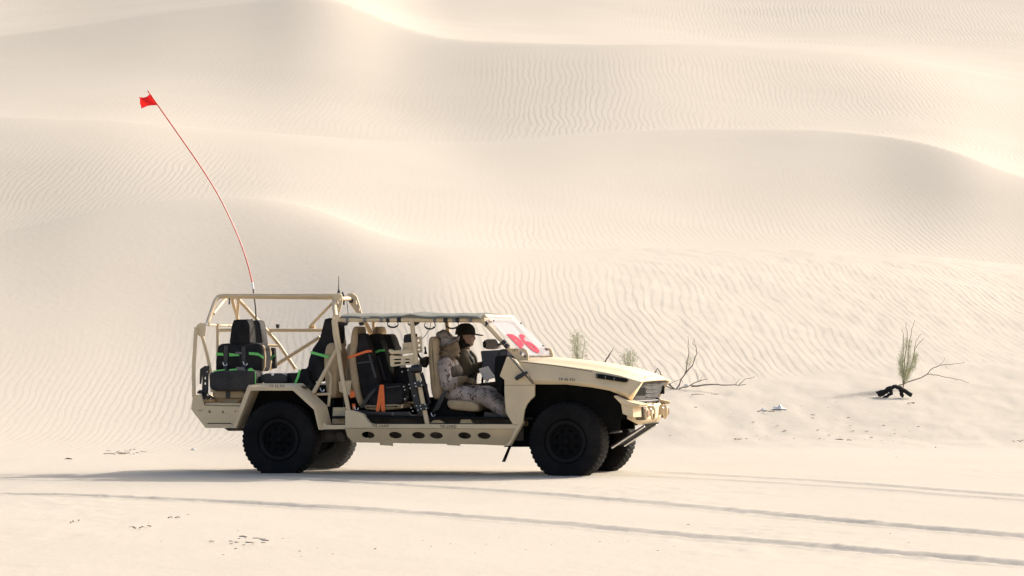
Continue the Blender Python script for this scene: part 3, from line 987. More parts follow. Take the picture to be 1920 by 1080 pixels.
part('sill_end', MB().prism(poly([(968, 797.5), (981, 790.5), (955, 836), (946, 836), (956, 826)], YN - 0.004), (0, 0.12, 0)), M['paint'], bevel=0.003)
for u in (725, 850.5):
    part('jack_tab', MB().prism([sill_map(u - 13, 832), sill_map(u - 10, 826), sill_map(u - 3, 822.5), sill_map(u + 4, 822.5), sill_map(u + 10, 827), sill_map(u + 13, 836), sill_map(u - 12, 834.5)], (0, -0.012, 0)), M['paint'], bevel=0.002)
text_mesh('stencil_text', 'TIE LVAD', 0.031, P(713, 801, YN - 0.004), (1, 0, -0.004), (0, 0, 1), M['ink'], V, spacing=1.1, bold=0.0004)
text_mesh('stencil_text', 'TIE LVAD', 0.031, P(840, 802, YN - 0.004), (1, 0, -0.004), (0, 0, 1), M['ink'], V, spacing=1.1, bold=0.0004)
far_slab('sill', [(647, 769), (656, 769), (692, 793), (700, 795.3), (961, 795.6), (969, 804), (964, 832), (662, 828)], YN, 0.10, M['paint'], bevel=0.004)
part('floor_hump', MB().prism(poly([(806, 794), (812, 788), (824, 787), (834, 793)], YN + 0.12), (0, 0.4, 0)), M['paint'], bevel=0.004)
part('floor_hump', MB().prism(poly([(862, 794), (865, 784), (880, 784), (887, 794)], YN + 0.12), (0, 0.4, 0)), M['paint'], bevel=0.004)

# --- cowl side panel in front of the passenger
cowl = [(950, 669), (966, 674), (984, 697), (1002, 721), (1002, 743), (994, 750), (988, 758), (983.5, 768), (981.5, 779), (980.5, 791), (971, 797), (961, 795.5), (955, 785), (948, 773), (945.5, 735), (945.5, 712), (936.5, 705)]
slab('cowl_panel', cowl, YN, YN + 0.05, M['paint'], bevel=0.006)
far_slab('cowl_panel', cowl, YN, 0.05, M['paint'], bevel=0.006)
slab('cowl_seam', [(945.8, 722), (1001.6, 722), (1001.6, 722.7), (945.8, 722.7)], YN - 0.0015, YN + 0.01, M['ink'], bevel=0)
part('grab_latch', MB().tube([P(967, 710.5, YN - 0.035), P(972, 707, YN - 0.04), P(981, 702, YN - 0.035), P(988.5, 698.2, YN - 0.01)], [0.022, 0.026, 0.022, 0.016], 12), M['plastic'])
tube('seam_hose', [(953, 668, YN - 0.01), (958, 671, YN - 0.012), (978, 695, YN - 0.012), (1000, 720, YN - 0.004)], 0.007, M['plastic'])
slab('mud_flap', [(971, 797), (980, 791), (968, 812), (947, 866), (941, 866), (958, 826)], YN + 0.30, YN + 0.315, M['dark'], bevel=0)

# --- bonnet: lofted through cross sections from windscreen to nose
def bonnet():
    # stations: (near edge px, crown px); the crown runs along the middle of the vehicle
    near_top = [(972, 677), (1010, 680.5), (1060, 686.5), (1110, 693.5), (1160, 703.5), (1204, 716.5)]
    near_low = [(1002, 721), (1022, 721.3), (1062, 721.5), (1111, 727.2), (1143, 733), (1177, 747)]
    crown = [(1008, 670.5), (1040, 671.5), (1082, 675.5), (1128, 682), (1174, 690), (1217, 704)]
    secs = []
    for (a_, b_, c_) in zip(near_low, near_top, crown):
        lo = P(*a_, -0.86); ed = P(*b_, -0.84); cr = P(*c_, 0.0)
        mid_lo = P(a_[0] * 0.85 + b_[0] * 0.15, a_[1] * 0.8 + b_[1] * 0.2, -0.90)
        sh = Vector((ed.x * 0.7 + cr.x * 0.3, -0.56, ed.z * 0.45 + cr.z * 0.55))
        rb = Vector((ed.x * 0.5 + cr.x * 0.5, -0.50, ed.z * 0.2 + cr.z * 0.8 + 0.012))
        row = [lo, mid_lo, ed, sh, rb, Vector((cr.x, -0.25, cr.z)), cr]
        row += [Vector((p.x, -p.y, p.z)) for p in reversed(row[:-1])]
        secs.append(row)
    k = len(secs[0])
    vs = [p for r in secs for p in r]
    fs = []
    for i in range(len(secs) - 1):
        for j in range(k - 1):
            fs.append((i * k + j, i * k + j + 1, (i + 1) * k + j + 1, (i + 1) * k + j))
    mb = MB().add(vs, fs)
    o = part('bonnet', mb, M['paint'])
    md = o.modifiers.new('solid', 'SOLIDIFY'); md.thickness = 0.02; md.offset = -1
    md = o.modifiers.new('bevel', 'BEVEL'); md.width = 0.008; md.segments = 2; md.limit_method = 'ANGLE'; md.angle_limit = math.radians(25)
    return o, secs
BON, BSEC = bonnet()
NOSE = BSEC[-1]
# nose: folded panels closing the front around the grille
lip_c = P(1229, 713.5, 0.0)
def nose():
    gr_top_n, gr_top_m = P(1203, 717.5, -0.80), P(1231, 714, 0.0)
    out_low = P(1177, 747, -0.86)
    gr_low_n = P(1183, 752, -0.80)
    top = [NOSE[2], NOSE[4], NOSE[6]]
    lipn = gr_top_n + Vector((0.01, 0, 0.004)); 
    lipm = gr_top_m + Vector((0.0, 0, 0.012))
    lipq = lipn.lerp(lipm, 0.5) + Vector((0.012, 0, 0.006)); lipq.y = -0.50
    A = [NOSE[2], NOSE[3], NOSE[4], NOSE[5], NOSE[6]]
    Bq = [lipn, Vector((lipq.x - 0.01, -0.62, lipq.z - 0.004)), lipq, Vector((lipm.x - 0.012, -0.25, lipm.z - 0.002)), lipm]
    A += [Vector((p.x, -p.y, p.z)) for p in reversed(A[:-1])]
    Bq += [Vector((p.x, -p.y, p.z)) for p in reversed(Bq[:-1])]
    n = len(A)
    fs = [(i, i + 1, n + i + 1, n + i) for i in range(n - 1)]
    o = part('nose_lip', MB().add(A + Bq, fs), M['paint'])
    md = o.modifiers.new('solid', 'SOLIDIFY'); md.thickness = 0.018; md.offset = -1
    for s in (-1, 1):
        pts = [NOSE[0], NOSE[1], NOSE[2], lipn, P(1186, 730, -0.80), gr_low_n]
        pts = [Vector((p.x, p.y * -s, p.z)) for p in pts]
        o2 = part('cheek_panel', MB().add(pts, [(0, 1, 2, 3, 4, 5)]), M['paint'])
        md = o2.modifiers.new('solid', 'SOLIDIFY'); md.thickness = 0.015; md.offset = 0
    return Bq
LIP = nose()
gx = P(1203, 717.5, -0.80)
gm = P(1229, 716, 0.0)
gb = P(1183, 752, -0.80)
gmb = P(1226, 750, 0.0)
# grille field: recessed dark mesh, lamps at the corners, bars in front
GR = [Vector((gb.x + 0.0, -0.79, gb.z)), Vector((gmb.x - 0.03, -0.30, gmb.z)), Vector((gmb.x - 0.03, 0.30, gmb.z)), Vector((gb.x, 0.79, gb.z)),
      Vector((gx.x - 0.01, 0.79, gx.z + 0.008)), Vector((gm.x - 0.05, 0.30, gm.z + 0.006)), Vector((gm.x - 0.05, -0.30, gm.z + 0.006)), Vector((gx.x - 0.01, -0.79, gx.z + 0.008))]
part('grille', MB().add(GR + [p + Vector((-0.05, 0, 0)) for p in GR], [(0, 1, 6, 7), (1, 2, 5, 6), (2, 3, 4, 5), (8, 15, 14, 9), (9, 14, 13, 10), (10, 13, 12, 11), (0, 8, 9, 1), (1, 9, 10, 2), (2, 10, 11, 3), (3, 11, 12, 4), (4, 12, 13, 5), (5, 13, 14, 6), (6, 14, 15, 7), (7, 15, 8, 0)]), M['grille'])
for s in (-1, 1):
    c_ = GR[0].lerp(GR[7], 0.5).lerp(GR[1].lerp(GR[6], 0.5), 0.30)
    part('headlamp', MB().box(Vector((c_.x + 0.004, s * abs(c_.y), c_.z)), (0.02, 0.20, 0.10), Matrix.Rotation(s * 0.55, 3, 'Z')), M['canvas2'], bevel=0.008)
for k in range(4):
    t = (k + 0.8) / 4.6
    a_, b_ = GR[1].lerp(GR[6], t), GR[2].lerp(GR[5], t)
    part('grille_bar', MB().tube([p + Vector((0.004, 0, 0)) for p in (a_, b_)], 0.006, 8), M['grille'])
part('grille_frame', MB().tube([GR[0] + Vector((0.01, 0, -0.008)), GR[1] + Vector((0.02, 0, -0.008)), GR[2] + Vector((0.02, 0, -0.008)), GR[3] + Vector((0.01, 0, -0.008))], 0.014, 10), M['plastic'])
vent = [(1117, 700.5), (1130, 701.8), (1176, 710), (1177, 714.5), (1172, 717), (1118, 709)]
def side_y(u, v):
    return -0.885
slab('vent', vent, -0.8935, -0.80, M['dark'], bevel=0)
for u, v in ((1119.5, 704.5), (1135, 707.3), (1151.5, 710.6)):
    slab('vent_fin', [(u - 0.6, v - 2.8), (u + 0.6, v - 2.6), (u + 0.6, v + 2.8), (u - 0.6, v + 2.6)], -0.899, -0.882, M['greyplastic'], bevel=0)
text_mesh('stencil_text', 'TP 42 PSI', 0.030, P(1062, 714.0, -0.905), (1, 0, -0.03), (0, 0.28, 0.96), M['ink'], V, spacing=1.15, bold=0.0004)
part('bonnet_gasket', MB().tube([P(975, 678.5, -0.872), P(1040, 685.5, -0.868), P(1110, 696.5, -0.870)], 0.0035, 6), M['ink'])

# --- front bumper
def bumper():
    xf = P(1212, 775, -0.45)
    # section outline of the bumper in pixels on the near end and centre; loft across
    st = []
    for (y, dx) in ((-0.70, -0.06), (-0.52, -0.01), (-0.40, 0.0), (0.40, 0.0), (0.52, -0.01), (0.70, -0.06)):
        x0 = xf.x + dx
        zt, zb = P(1212, 757, -0.45).z, P(1212, 797, -0.45).z
        if abs(y) > 0.6:
            zb += 0.05
        st.append([Vector((x0 - 0.10, y, zt + 0.0)), Vector((x0 - 0.03, y, zt)), Vector((x0, y, zt - 0.03)), Vector((x0 - 0.005, y, zb + 0.07)), Vector((x0 - 0.06, y, zb)), Vector((x0 - 0.12, y, zb + 0.03))])
    vs = [p for r in st for p in r]; n = 6
    fs = []
    for i in range(len(st) - 1):
        for j in range(n):
            fs.append((i * n + j, i * n + (j + 1) % n, (i + 1) * n + (j + 1) % n, (i + 1) * n + j))
    fs += [tuple(range(n)), tuple((len(st) - 1) * n + j for j in reversed(range(n)))]
    part('front_bumper', MB().add(vs, fs), M['paint'], bevel=0.008)
    return xf
BX = bumper()
for s in (-1, 1):
    px = [(1150, 743), (1153, 741.5), (1182, 754), (1200, 758), (1196, 763), (1174, 760), (1163, 756.5)]
    a_ = [P(u, v, -0.93) for (u, v) in px]
    b_ = [Vector((p.x + 0.05, -0.66, p.z)) for p in a_]
    part('bumper_wing', MB().loft([Vector((p.x, p.y * -s, p.z)) for p in a_], [Vector((p.x, p.y * -s, p.z)) for p in b_]), M['paint'], bevel=0.006)
    px = [(1164, 757), (1174, 760), (1186, 761), (1187, 783), (1179, 780.5), (1167, 776)]
    a_ = [P(u, v, -0.92) for (u, v) in px]
    b_ = [Vector((p.x + 0.06, -0.72, p.z)) for p in a_]
    part('bumper_end', MB().loft([Vector((p.x, p.y * -s, p.z)) for p in a_], [Vector((p.x, p.y * -s, p.z)) for p in b_]), M['paint'], bevel=0.006)
    # lamp pod in its recess
    c_ = Vector((BX.x - 0.03, s * 0.60, P(1192, 775, -0.6).z))
    part('lamp_pocket', MB().box((c_.x + 0.0, c_.y, c_.z), (0.09, 0.17, 0.15)), M['dirty'], bevel=0.006)
    part('fog_lamp', MB().lathe([(0.052, -0.03), (0.06, 0.035), (0.052, 0.05)], c_ + Vector((0.03, 0, 0)), (1, s * 0.2, 0), 22), M['paint'], bevel=0.004)
    part('fog_lamp_lens', MB().lathe([(0.042, 0.05), (0.038, 0.062), (0.0, 0.066)], c_ + Vector((0.03, 0, 0)), (1, s * 0.2, 0), 22), M['amber'])
    # shackle: bracket and bow
    sh = Vector((BX.x + 0.012, s * 0.36, P(1212, 772, -0.36).z))
    br = part('shackle_bracket', MB().box(sh + Vector((0.01, 0, 0.01)), (0.055, 0.03, 0.12)), M['paint'], bevel=0.008)
    bow = [sh + Vector((0.045 + 0.022 * math.cos(t), 0.012, -0.015 + 0.075 * math.sin(t))) for t in [math.radians(q) for q in range(0, 360, 24)]]
    part('shackle_bow', MB().tube(bow, 0.011, 10, closed=True), M['paint'])
    part('shackle_pin', MB().tube([sh + Vector((0.02, -0.03, 0.03)), sh + Vector((0.055, 0.035, 0.03))], 0.011, 10), M['chrome'])
    part('hood_hinge', MB().box(P(1209 if s < 0 else 1233, 755 if s < 0 else 752, -0.3 * -s) + Vector((0.0, 0, 0.01)), (0.045, 0.07, 0.06)), M['dirty'], bevel=0.006)
part('number_tag', MB().box(Vector((BX.x + 0.003, -0.20, P(1215, 763, -0.2).z)), (0.004, 0.11, 0.045)), M['white'])
part('tag_stripe', MB().box(Vector((BX.x + 0.0065, -0.20, P(1215, 762, -0.2).z)), (0.002, 0.08, 0.018)), M['redink'])
part('bumper_slot', MB().box(Vector((BX.x + 0.002, -0.02, P(1224, 780, 0).z)), (0.008, 0.07, 0.06)), M['dark'])
part('bumper_slot', MB().box(Vector((BX.x - 0.02, 0.0, P(1224, 757.5, 0).z)), (0.05, 0.08, 0.008)), M['dirty'])
sk0, sk1 = P(1207, 797.5, -0.45), P(1142, 838, -0.45)
for nm, ya, yb, dz in (('skid_plate', -0.42, 0.42, 0.0),):
    A = [Vector((sk0.x, ya, sk0.z)), Vector((sk0.x, yb, sk0.z)), Vector((sk1.x, yb, sk1.z)), Vector((sk1.x, ya, sk1.z))]
    part('skid_plate', MB().prism(A, (0.012, 0, 0.016)), M['ring'], bevel=0.003)
    for yy in (ya + 0.06, yb - 0.06):
        part('skid_rib', MB().tube([Vector((sk0.x - 0.01, yy, sk0.z - 0.012)), Vector((sk1.x + 0.01, yy, sk1.z - 0.012))], 0.014, 8), M['chrome'])

# --- lifting lugs
lug = [(953, 655.5), (957, 653.5), (984, 653), (989, 656), (992, 664), (992.5, 676.5), (972, 676.5)]
def lug_plate(y):
    o = plate_mesh(lug, [circle2(980, 662.5, 5.2, 4.8, 18)], lambda u, v: P(u, v, -0.62) * 1.0, (0, 0.018, 0))
    o.v = [(p[0], p[1] + (y + 0.62), p[2]) for p in o.v]
    return part('lifting_lug', o, M['paint'])
lug_plate(-0.66); lug_plate(0.62)
text_mesh('stencil_text', 'LIFT', 0.028, P(966.5, 659, -0.664), (1, 0, 0), (0, 0, 1), M['ink'], V)

# --- roll cage
R1 = 0.027
tube('cage_tube', [(631, 554.5, -0.33), (412, 554.5, -0.33), (405, 561, -0.38), (399, 577, -0.52), (389, 607, -0.78)], R1, rad=0.10)
tube('cage_tube', [(655, 558, 0.27), (440, 556, 0.27)], R1)
tube('cage_tube', [(412, 556, -0.33), (438, 557, 0.27)], R1 * 0.9)
tube('cage_tube', [(423, 559, -0.05), (400, 588, -0.55)], 0.021)
tube('cage_tube', [(434, 558, 0.27), (447, 602, 0.70)], 0.022)
tube('cage_tube', [(448, 558, 0.30), (444, 597, 0.55)], 0.019)
tube('cage_tube', [(443, 557, 0.30), (520, 642, 0.76), (554, 692, 0.78)], 0.022)
tube('cage_tube', [(600, 632, 0.78), (505, 692, 0.72)], 0.022)
tube('cage_tube', [(628, 563, 0.10), (581, 612, 0.78)], 0.018)
tube('cage_tube', [(408, 619, 0.60), (628, 619, 0.80)], 0.022)
tube('cage_tube', [(384, 609, -0.78), (445, 611, 0.60)], 0.014)
tube('cage_tube', [(408, 607, -0.30), (408, 700, -0.30)], 0.019)
tube('cage_tube', [(490, 647.5, 0.55), (524, 648, 0.77)], 0.020)
tube('cage_tube', [(368, 614, -0.82), (366, 640, -0.83), (363, 690, -0.85), (363.5, 745, -0.86)], 0.023, rad=0.08)
tube('cage_tube', [(379, 630, -0.78), (386, 655, -0.76), (394, 692, -0.70), (398, 735, -0.70)], 0.020, rad=0.06)
slab('cage_gusset', [(366, 617), (370, 608), (376, 605), (385, 606.5), (386, 618), (384, 630), (374, 631), (367, 624)], -0.81, -0.79, M['paint'], bevel=0.005)
part('clamp', MB().lathe([(0.024, -0.02), (0.024, 0.02)], P(388, 607, -0.78), (0, 1, 0.2), 14), M['chrome'], bevel=0.004)
slab('cage_bracket', [(428.5, 557), (431, 557), (431, 571), (428.5, 571)], -0.1, -0.09, M['plastic'], bevel=0)
slab('rail_cap', [(516.8, 608), (523, 608), (522, 616), (518, 616)], 0.76, 0.80, M['plastic'], bevel=0.003)
part('bracket_plate', MB().prism(poly([(579, 613), (590, 609), (590, 616), (579, 616)], 0.78), (0, 0.02, 0)), M['tube'], bevel=0.002)
# middle hoop: near upright, far upright, gusset plates with slots
tube('cage_tube', [(627.5, 557, -0.30), (626.5, 575, -0.42), (629, 592, -0.62), (630, 600, -0.72)], 0.028, rad=0.08)
g1 = plate_mesh([(625.5, 551.5), (634, 549.5), (640.5, 553), (642, 566), (638, 582), (634, 590), (628, 588), (625, 570)],
                [circle2(634, 566.5, 1.1, 4.2, 14, -0.12), circle2(638, 561, 0.9, 2.6, 12, -0.12), circle2(633.4, 579, 0.9, 3.0, 12, 0.05)], lambda u, v: P(u, v, -0.36), (0, 0.02, 0))
part('hoop_gusset', g1, M['paint'])
g2 = plate_mesh([(651, 551), (661, 549.5), (669, 556), (674, 572), (678, 588), (670, 588), (662, 574), (653, 562)],
                [circle2(668.5, 567, 1.2, 4.4, 14, -0.22), circle2(674, 580, 0.9, 2.8, 12, -0.2)], lambda u, v: P(u, v, 0.30), (0, 0.02, 0))
part('hoop_gusset', g2, M['paint'])
tube('cage_tube', [(653, 557, 0.27), (664, 574, 0.45), (684, 602, 0.72), (696, 626, 0.80)], 0.028, rad=0.1)
tube('cage_tube', [(699.5, 603, 0.80), (704, 640, 0.80)], 0.022)
tube('cage_tube', [(640, 560, -0.25), (655, 560, 0.25)], 0.024)
tube('hoop_clamp', [(642, 547.5, -0.02), (645, 556, -0.02), (644.5, 571.5, -0.02)], 0.012, M['plastic'], rad=0.03)
tube('hoop_clamp', [(660, 551, 0.32), (663, 558, 0.32), (660, 567, 0.30), (655, 565, 0.28)], 0.014, M['plastic'], rad=0.03)
tube('hoop_wire', [(650, 560, 0.1), (652, 580, 0.1), (653, 590, 0.1)], 0.004, M['plastic'])
lowg = plate_mesh([(622.5, 594), (625, 590), (637, 590), (637, 597), (632.5, 604), (636, 630), (640, 655), (637.5, 658), (629, 632), (623.5, 615)],
                  [circle2(626.8, 597, 1.0, 5.0, 14, 0.02)], lambda u, v: P(u, v, -0.83), (0, 0.02, 0))
part('hoop_gusset', lowg, M['paint'])
tube('cage_tube', [(625.5, 600, -0.80), (628.5, 632, -0.82), (634.5, 657, -0.83), (640, 700, -0.85), (653.5, 770, -0.86)], 0.026, rad=0.12)
tube('cage_tube', [(641, 606, 0.0), (646, 650, 0.0)], 0.024)
tube('cage_tube', [(632, 655, -0.78), (610, 696, -0.78), (588, 736, -0.78)], 0.025)
tube('cage_tube', [(613, 691, -0.66), (621, 705, -0.66), (620, 725, -0.66), (615.5, 762, -0.66)], 0.018, rad=0.06)
tube('cage_tube', [(593, 739.5, -0.70), (623, 738.5, -0.66)], 0.016)
# roof rails and screen pillars
tube('roof_rail', [(632, 599, -0.80), (770, 599.5, -0.80), (902, 599.5, -0.74), (914, 610, -0.72), (954, 654, -0.70)], 0.027, rad=0.10, n=14)
q = [P(632, 599, -0.80), P(770, 599.5, -0.80), P(902, 599.5, -0.74), P(914, 610, -0.72), P(954, 654, -0.70)]
part('roof_rail', MB().tube(rounded([Vector((p.x, -p.y, p.z)) for p in q], 0.10), 0.027, 12), M['tube'])
xr = P(905, 599, -0.74).x
part('roof_cross_tube', MB().tube([Vector((xr, -0.74, q[2].z)), Vector((xr, 0.74, q[2].z))], 0.026, 12), M['tube'])
xr = P(772, 599.5, -0.80).x
part('roof_cross_tube', MB().tube([Vector((xr, -0.80, q[1].z)), Vector((xr, 0.80, q[1].z))], 0.024, 12), M['tube'])
tube('middle_pillar', [(772, 600, -0.80), (781, 690, -0.82), (790, 740, -0.83), (801.5, 796, -0.84)], 0.027, rad=0.10, n=14)
mp = [P(772, 600, -0.80), P(781, 690, -0.82), P(801.5, 796, -0.84)]
part('middle_pillar', MB().tube([Vector((p.x, -p.y, p.z)) for p in mp], 0.027, 12), M['tube'])
for u, wd in ((652, 6), (685, 6), (716, 6), (728, 7), (749, 8), (784, 6), (816, 6), (836, 8), (852, 6), (858, 7), (882, 6)):
    c_ = P(u, 599.6, -0.80 if u < 780 else -0.78)
    part('rail_strap', MB().lathe([(0.0305, -wd / 330), (0.0315, 0), (0.0305, wd / 330)], c_, (1, 0, 0), 14), M['greyplastic'] if wd == 6 else M['plastic'])
for (u, v) in ((911.5, 607), (945, 641.5), (950.5, 648.5)):
    part('pillar_strap', MB().lathe([(0.033, -0.022), (0.033, 0.022)], P(u, v, -0.72), P(954, 654, -0.70) - P(914, 610, -0.72), 14), M['plastic'])

# --- canopy of sun mesh: sagging sheet with a raised fold over the middle pillar
def canopy():
    nu, nv = 40, 16
    x0, x1 = P(634, 597, -0.80).x, P(903, 597, -0.76).x
    zr = P(770, 597, -0.80).z
    vs, fs = [], []
    xm = P(768, 590, -0.80).x
    for i in range(nu + 1):
        for j in range(nv + 1):
            x = x0 + (x1 - x0) * i / nu
            t = j / nv
            y = -0.83 + 1.66 * t
            crown = 0.020 + 0.046 * math.sin(math.pi * min(max(t, 0), 1)) ** 0.8
            fold = 0.022 * math.exp(-((x - xm) / 0.07) ** 2)
            sag = 0.004 * math.sin(x * 9 + 1.0) * (1 if j in (0, nv) else 0.4) + 0.003 * math.sin(x * 23 + y * 7)
            edge = -0.010 if j in (0, nv) else 0
            z = zr + crown + fold * (1.0 if j < 3 else 0.7) + sag + edge * (1 if abs(x - xm) > 0.08 else 0.2)
            if i == nu: z -= 0.012
            vs.append((x, y, z))
    for i in range(nu):
        for j in range(nv):
            a_ = i * (nv + 1) + j
            fs.append((a_, a_ + nv + 1, a_ + nv + 2, a_ + 1))
    o = part('canopy', MB().add(vs, fs), M['screen'])
    md = o.modifiers.new('solid', 'SOLIDIFY'); md.thickness = 0.008
    return o
canopy()
# --- grab loops under the roof
def loop(u, v0, w_, h_, y):
    pts = [(u - w_ * 0.38, v0, y), (u - w_ * 0.5, v0 + h_ * 0.55, y), (u - w_ * 0.25, v0 + h_ * 0.95, y), (u, v0 + h_ * 1.05, y), (u + w_ * 0.25, v0 + h_ * 0.95, y), (u + w_ * 0.5, v0 + h_ * 0.55, y), (u + w_ * 0.38, v0, y)]
    q_ = rounded([P(*p) for p in pts], 0.02)
    rs = []
    for k in range(len(q_)):
        t = abs(k / (len(q_) - 1) - 0.5) * 2
        rs.append(0.010 if t < 0.62 else 0.005)
    part('grab_loop', MB().tube(q_, rs, 8), M['plastic'])
loop(736.5, 603.5, 22, 10, -0.78); loop(806, 604.5, 22, 12, -0.72); loop(848, 604.5, 26, 11, -0.60); loop(774, 603, 20, 7, 0.60)
slab('roof_latch', [(768, 603), (786, 603), (783, 608), (775, 610), (769, 606)], 0.2, 0.26, M['plastic'], bevel=0.004)
for u in (648, 678):
    slab('roof_bracket', [(u - 6, 604), (u + 3, 604), (u + 2, 610), (u - 4, 611)], 0.3, 0.36, M['plastic'], bevel=0.004)
tube('radio_wire', [(808, 604, -0.5), (806, 617, -0.5), (800, 626, -0.5), (790, 637, -0.55)], 0.0035, M['plastic'])

# --- windscreen sheet with its frame and number
W_TL, W_BL = P(909.5, 593, -0.72), P(986, 668.5, -0.68)
def wpt(t, s):
    """t: down the sheet, s: 0 near to 1 far."""
    y = -0.70 + 1.40 * s
    p = W_TL.lerp(W_BL, t)
    return Vector((p.x, y, p.z + 0.010))
n_ = 8
vs_ = [wpt(i / n_, j / n_) for i in range(n_ + 1) for j in range(n_ + 1)]
fs_ = [(i * (n_ + 1) + j, i * (n_ + 1) + j + 1, (i + 1) * (n_ + 1) + j + 1, (i + 1) * (n_ + 1) + j) for i in range(n_) for j in range(n_)]
part('windscreen', MB().add(vs_, fs_), M['film'])
part('screen_rail', MB().tube([wpt(0.99, s) + Vector((0.0, 0, -0.012)) for s in (0, .25, .5, .75, 1)], 0.014, 10), M['dirty'])
part('screen_rail', MB().tube([wpt(0.01, s) + Vector((-0.02, 0, -0.006)) for s in (0, .25, .5, .75, 1)], 0.022, 10), M['tube'])
down = (W_BL - W_TL).normalized()
def glyph(outer, hole, s0, s1):
    mb = plate_mesh(outer, [hole], lambda a, h: wpt(0.95 - 0.47 * h, s0 + (s1 - s0) * a) + Vector((0.006, 0, 0.006)), (0.002, 0, 0.002))
    part('number_print', mb, M['redink'])
def arc(cx, cy, rx, ry, a0, a1, n=10):
    return [(cx + rx * math.cos(math.radians(a0 + (a1 - a0) * k / n)), cy + ry * math.sin(math.radians(a0 + (a1 - a0) * k / n))) for k in range(n + 1)]
glyph([(0, 0), (0.34, 0), (0.34, 0.36)] + arc(0.58, 0.68, 0.42, 0.32, -90, 90) + [(0, 1.0)], [(0.36, 0.62)] + arc(0.52, 0.68, 0.12, 0.06, -90, 90, 6) + [(0.36, 0.74)], 0.04, 0.33)
glyph(arc(0.5, 0.31, 0.5, 0.31, 100, -180, 16) + arc(0.62, 0.50, 0.62, 0.50, 175, 60, 8) + [(0.78, 0.80), (0.58, 0.82), (0.42, 0.74), (0.36, 0.58)], arc(0.5, 0.30, 0.15, 0.08, 0, 340, 12), 0.37, 0.66)
for (t, s) in ((0.15, 0.06), (0.78, 0.94), (0.88, 0.94), (0.20, 0.96)):
    part('screen_stud', MB().ell(wpt(t, s) + Vector((0.008, 0, 0.008)), (0.010, 0.010, 0.010), 8, 6), M['plastic'])

# --- whip with flag
WP = [(480.5, 600), (479, 575), (476, 552), (474.5, 540), (473, 530), (466, 500), (455, 465), (438, 423), (412, 369), (375, 310), (335, 253), (300, 203), (277, 170)]
yw = 0.45
wq = [P(u, v, yw + 0.25 * k / 12) for k, (u, v) in enumerate(WP)]
def smooth(pts, it=2):
    for _ in range(it):
        o = [pts[0]]
        for a_, b_ in zip(pts[:-1], pts[1:]):
            o += [a_.lerp(b_, 0.25), a_.lerp(b_, 0.75)]
        o.append(pts[-1]); pts = o
    return pts
whip = part('flag_whip', MB().tube(smooth(wq[4:]), 0.0085, 8), M['redpole'])
part('whip_sleeve', MB().tube([wq[3].lerp(wq[2], 0.2), wq[4]], 0.0125, 8), M['white'], whip)
part('whip_base', MB().tube(wq[:3] + [wq[3].lerp(wq[2], 0.2)], 0.0095, 8), M['plastic'], whip)
fl = [(281, 176.5), (295, 196.5), (263, 203), (260.5, 188.5), (261.5, 183)]
def flag():
    a_, b_ = P(281, 176.5, yw + 0.25), P(295, 197, yw + 0.25)
    c_, d_ = P(262.5, 203, yw + 0.25), P(261.5, 182, yw + 0.25)
    n, m_ = 14, 10
    vs, fs = [], []
    for i in range(n + 1):
        for j in range(m_ + 1):
            s, t = i / n, j / m_
            p = a_.lerp(d_, s).lerp(b_.lerp(c_, s), t)
            p = p + Vector((0.006 * math.sin(t * 9), 0.035 * math.sin(s * 6.0 + t * 2.5) * s, -0.022 * math.sin(math.pi * s) * (1 - t) + 0.010 * math.sin(math.pi * s) * t))
            vs.append(p)
    for i in range(n):
        for j in range(m_):
            k = i * (m_ + 1) + j
            fs.append((k, k + 1, k + m_ + 2, k + m_ + 1))
    o = part('flag', MB().add(vs, fs), M['red'], whip)
    md = o.modifiers.new('solid', 'SOLIDIFY'); md.thickness = 0.003
flag()
ant = part('radio_antenna', MB().tube([P(635, 548, -0.2), P(635, 535, -0.2), P(635.2, 518, -0.2)], [0.008, 0.005, 0.0035], 8), M['plastic'])
part('antenna_base', MB().lathe([(0.020, -0.025), (0.016, 0.01), (0.007, 0.03)], P(635.5, 547, -0.2), (0, 0, 1), 12), M['plastic'], ant)

# ------------------------------------------------------------------ seats (parts of the vehicle)
def smooth_px(px, y, it=1):
    """Pixel outline with softened corners, as points on the plane y."""
    pts = [Vector((a, b, 0)) for a, b in px]
    for _ in range(it):
        o = []
        for a, b in zip(pts, pts[1:] + pts[:1]):
            o += [a.lerp(b, 0.22), a.lerp(b, 0.78)]
        pts = o
    return [P(p.x, p.y, y) for p in pts]
def seat(back, cush, y0, y1, m=None):
    o = part('seat', MB().pillow(smooth_px(back, y0), y1, 0.05, 5), M['seat'])
    if cush:
        part('seat_cushion', MB().pillow(smooth_px(cush, y0 - 0.02), y1, 0.035, 4), M['seat'], o)
    return o
FB = [(802, 642), (803.5, 634), (808, 630.5), (814, 632), (818.5, 640), (819, 656), (817, 663), (821, 672), (825, 695), (828, 720), (829, 740), (824, 749), (812, 749), (807, 735), (804, 700), (801.5, 670)]
FC = [(837, 753), (842, 749.5), (885, 752.5), (896, 760), (897.5, 768), (893, 773), (845, 768), (838, 762)]
seat(FB, FC, -0.66, -0.20)
MBK = [(655.5, 640), (658, 620), (663, 611.5), (668.5, 614), (670, 640), (665, 672), (668, 695), (672, 720), (673, 735), (681, 757), (673, 765), (661, 737), (655.5, 705), (652, 670)]
MCU = [(680, 758), (752, 756), (750, 768), (684, 770)]
seat(MBK, MCU, -0.66, -0.22)
RB = [(606.5, 700), (606, 668), (610, 648), (618, 642), (629, 645), (635, 668), (631, 700), (629, 745), (612, 748)]
seat(RB, None, -0.64, -0.22)
def mir(o):
    c = copy_obj(o, V)
    c.scale = (1, -1, 1)
    for ch in o.children:
        g = copy_obj(ch, c)
    return c
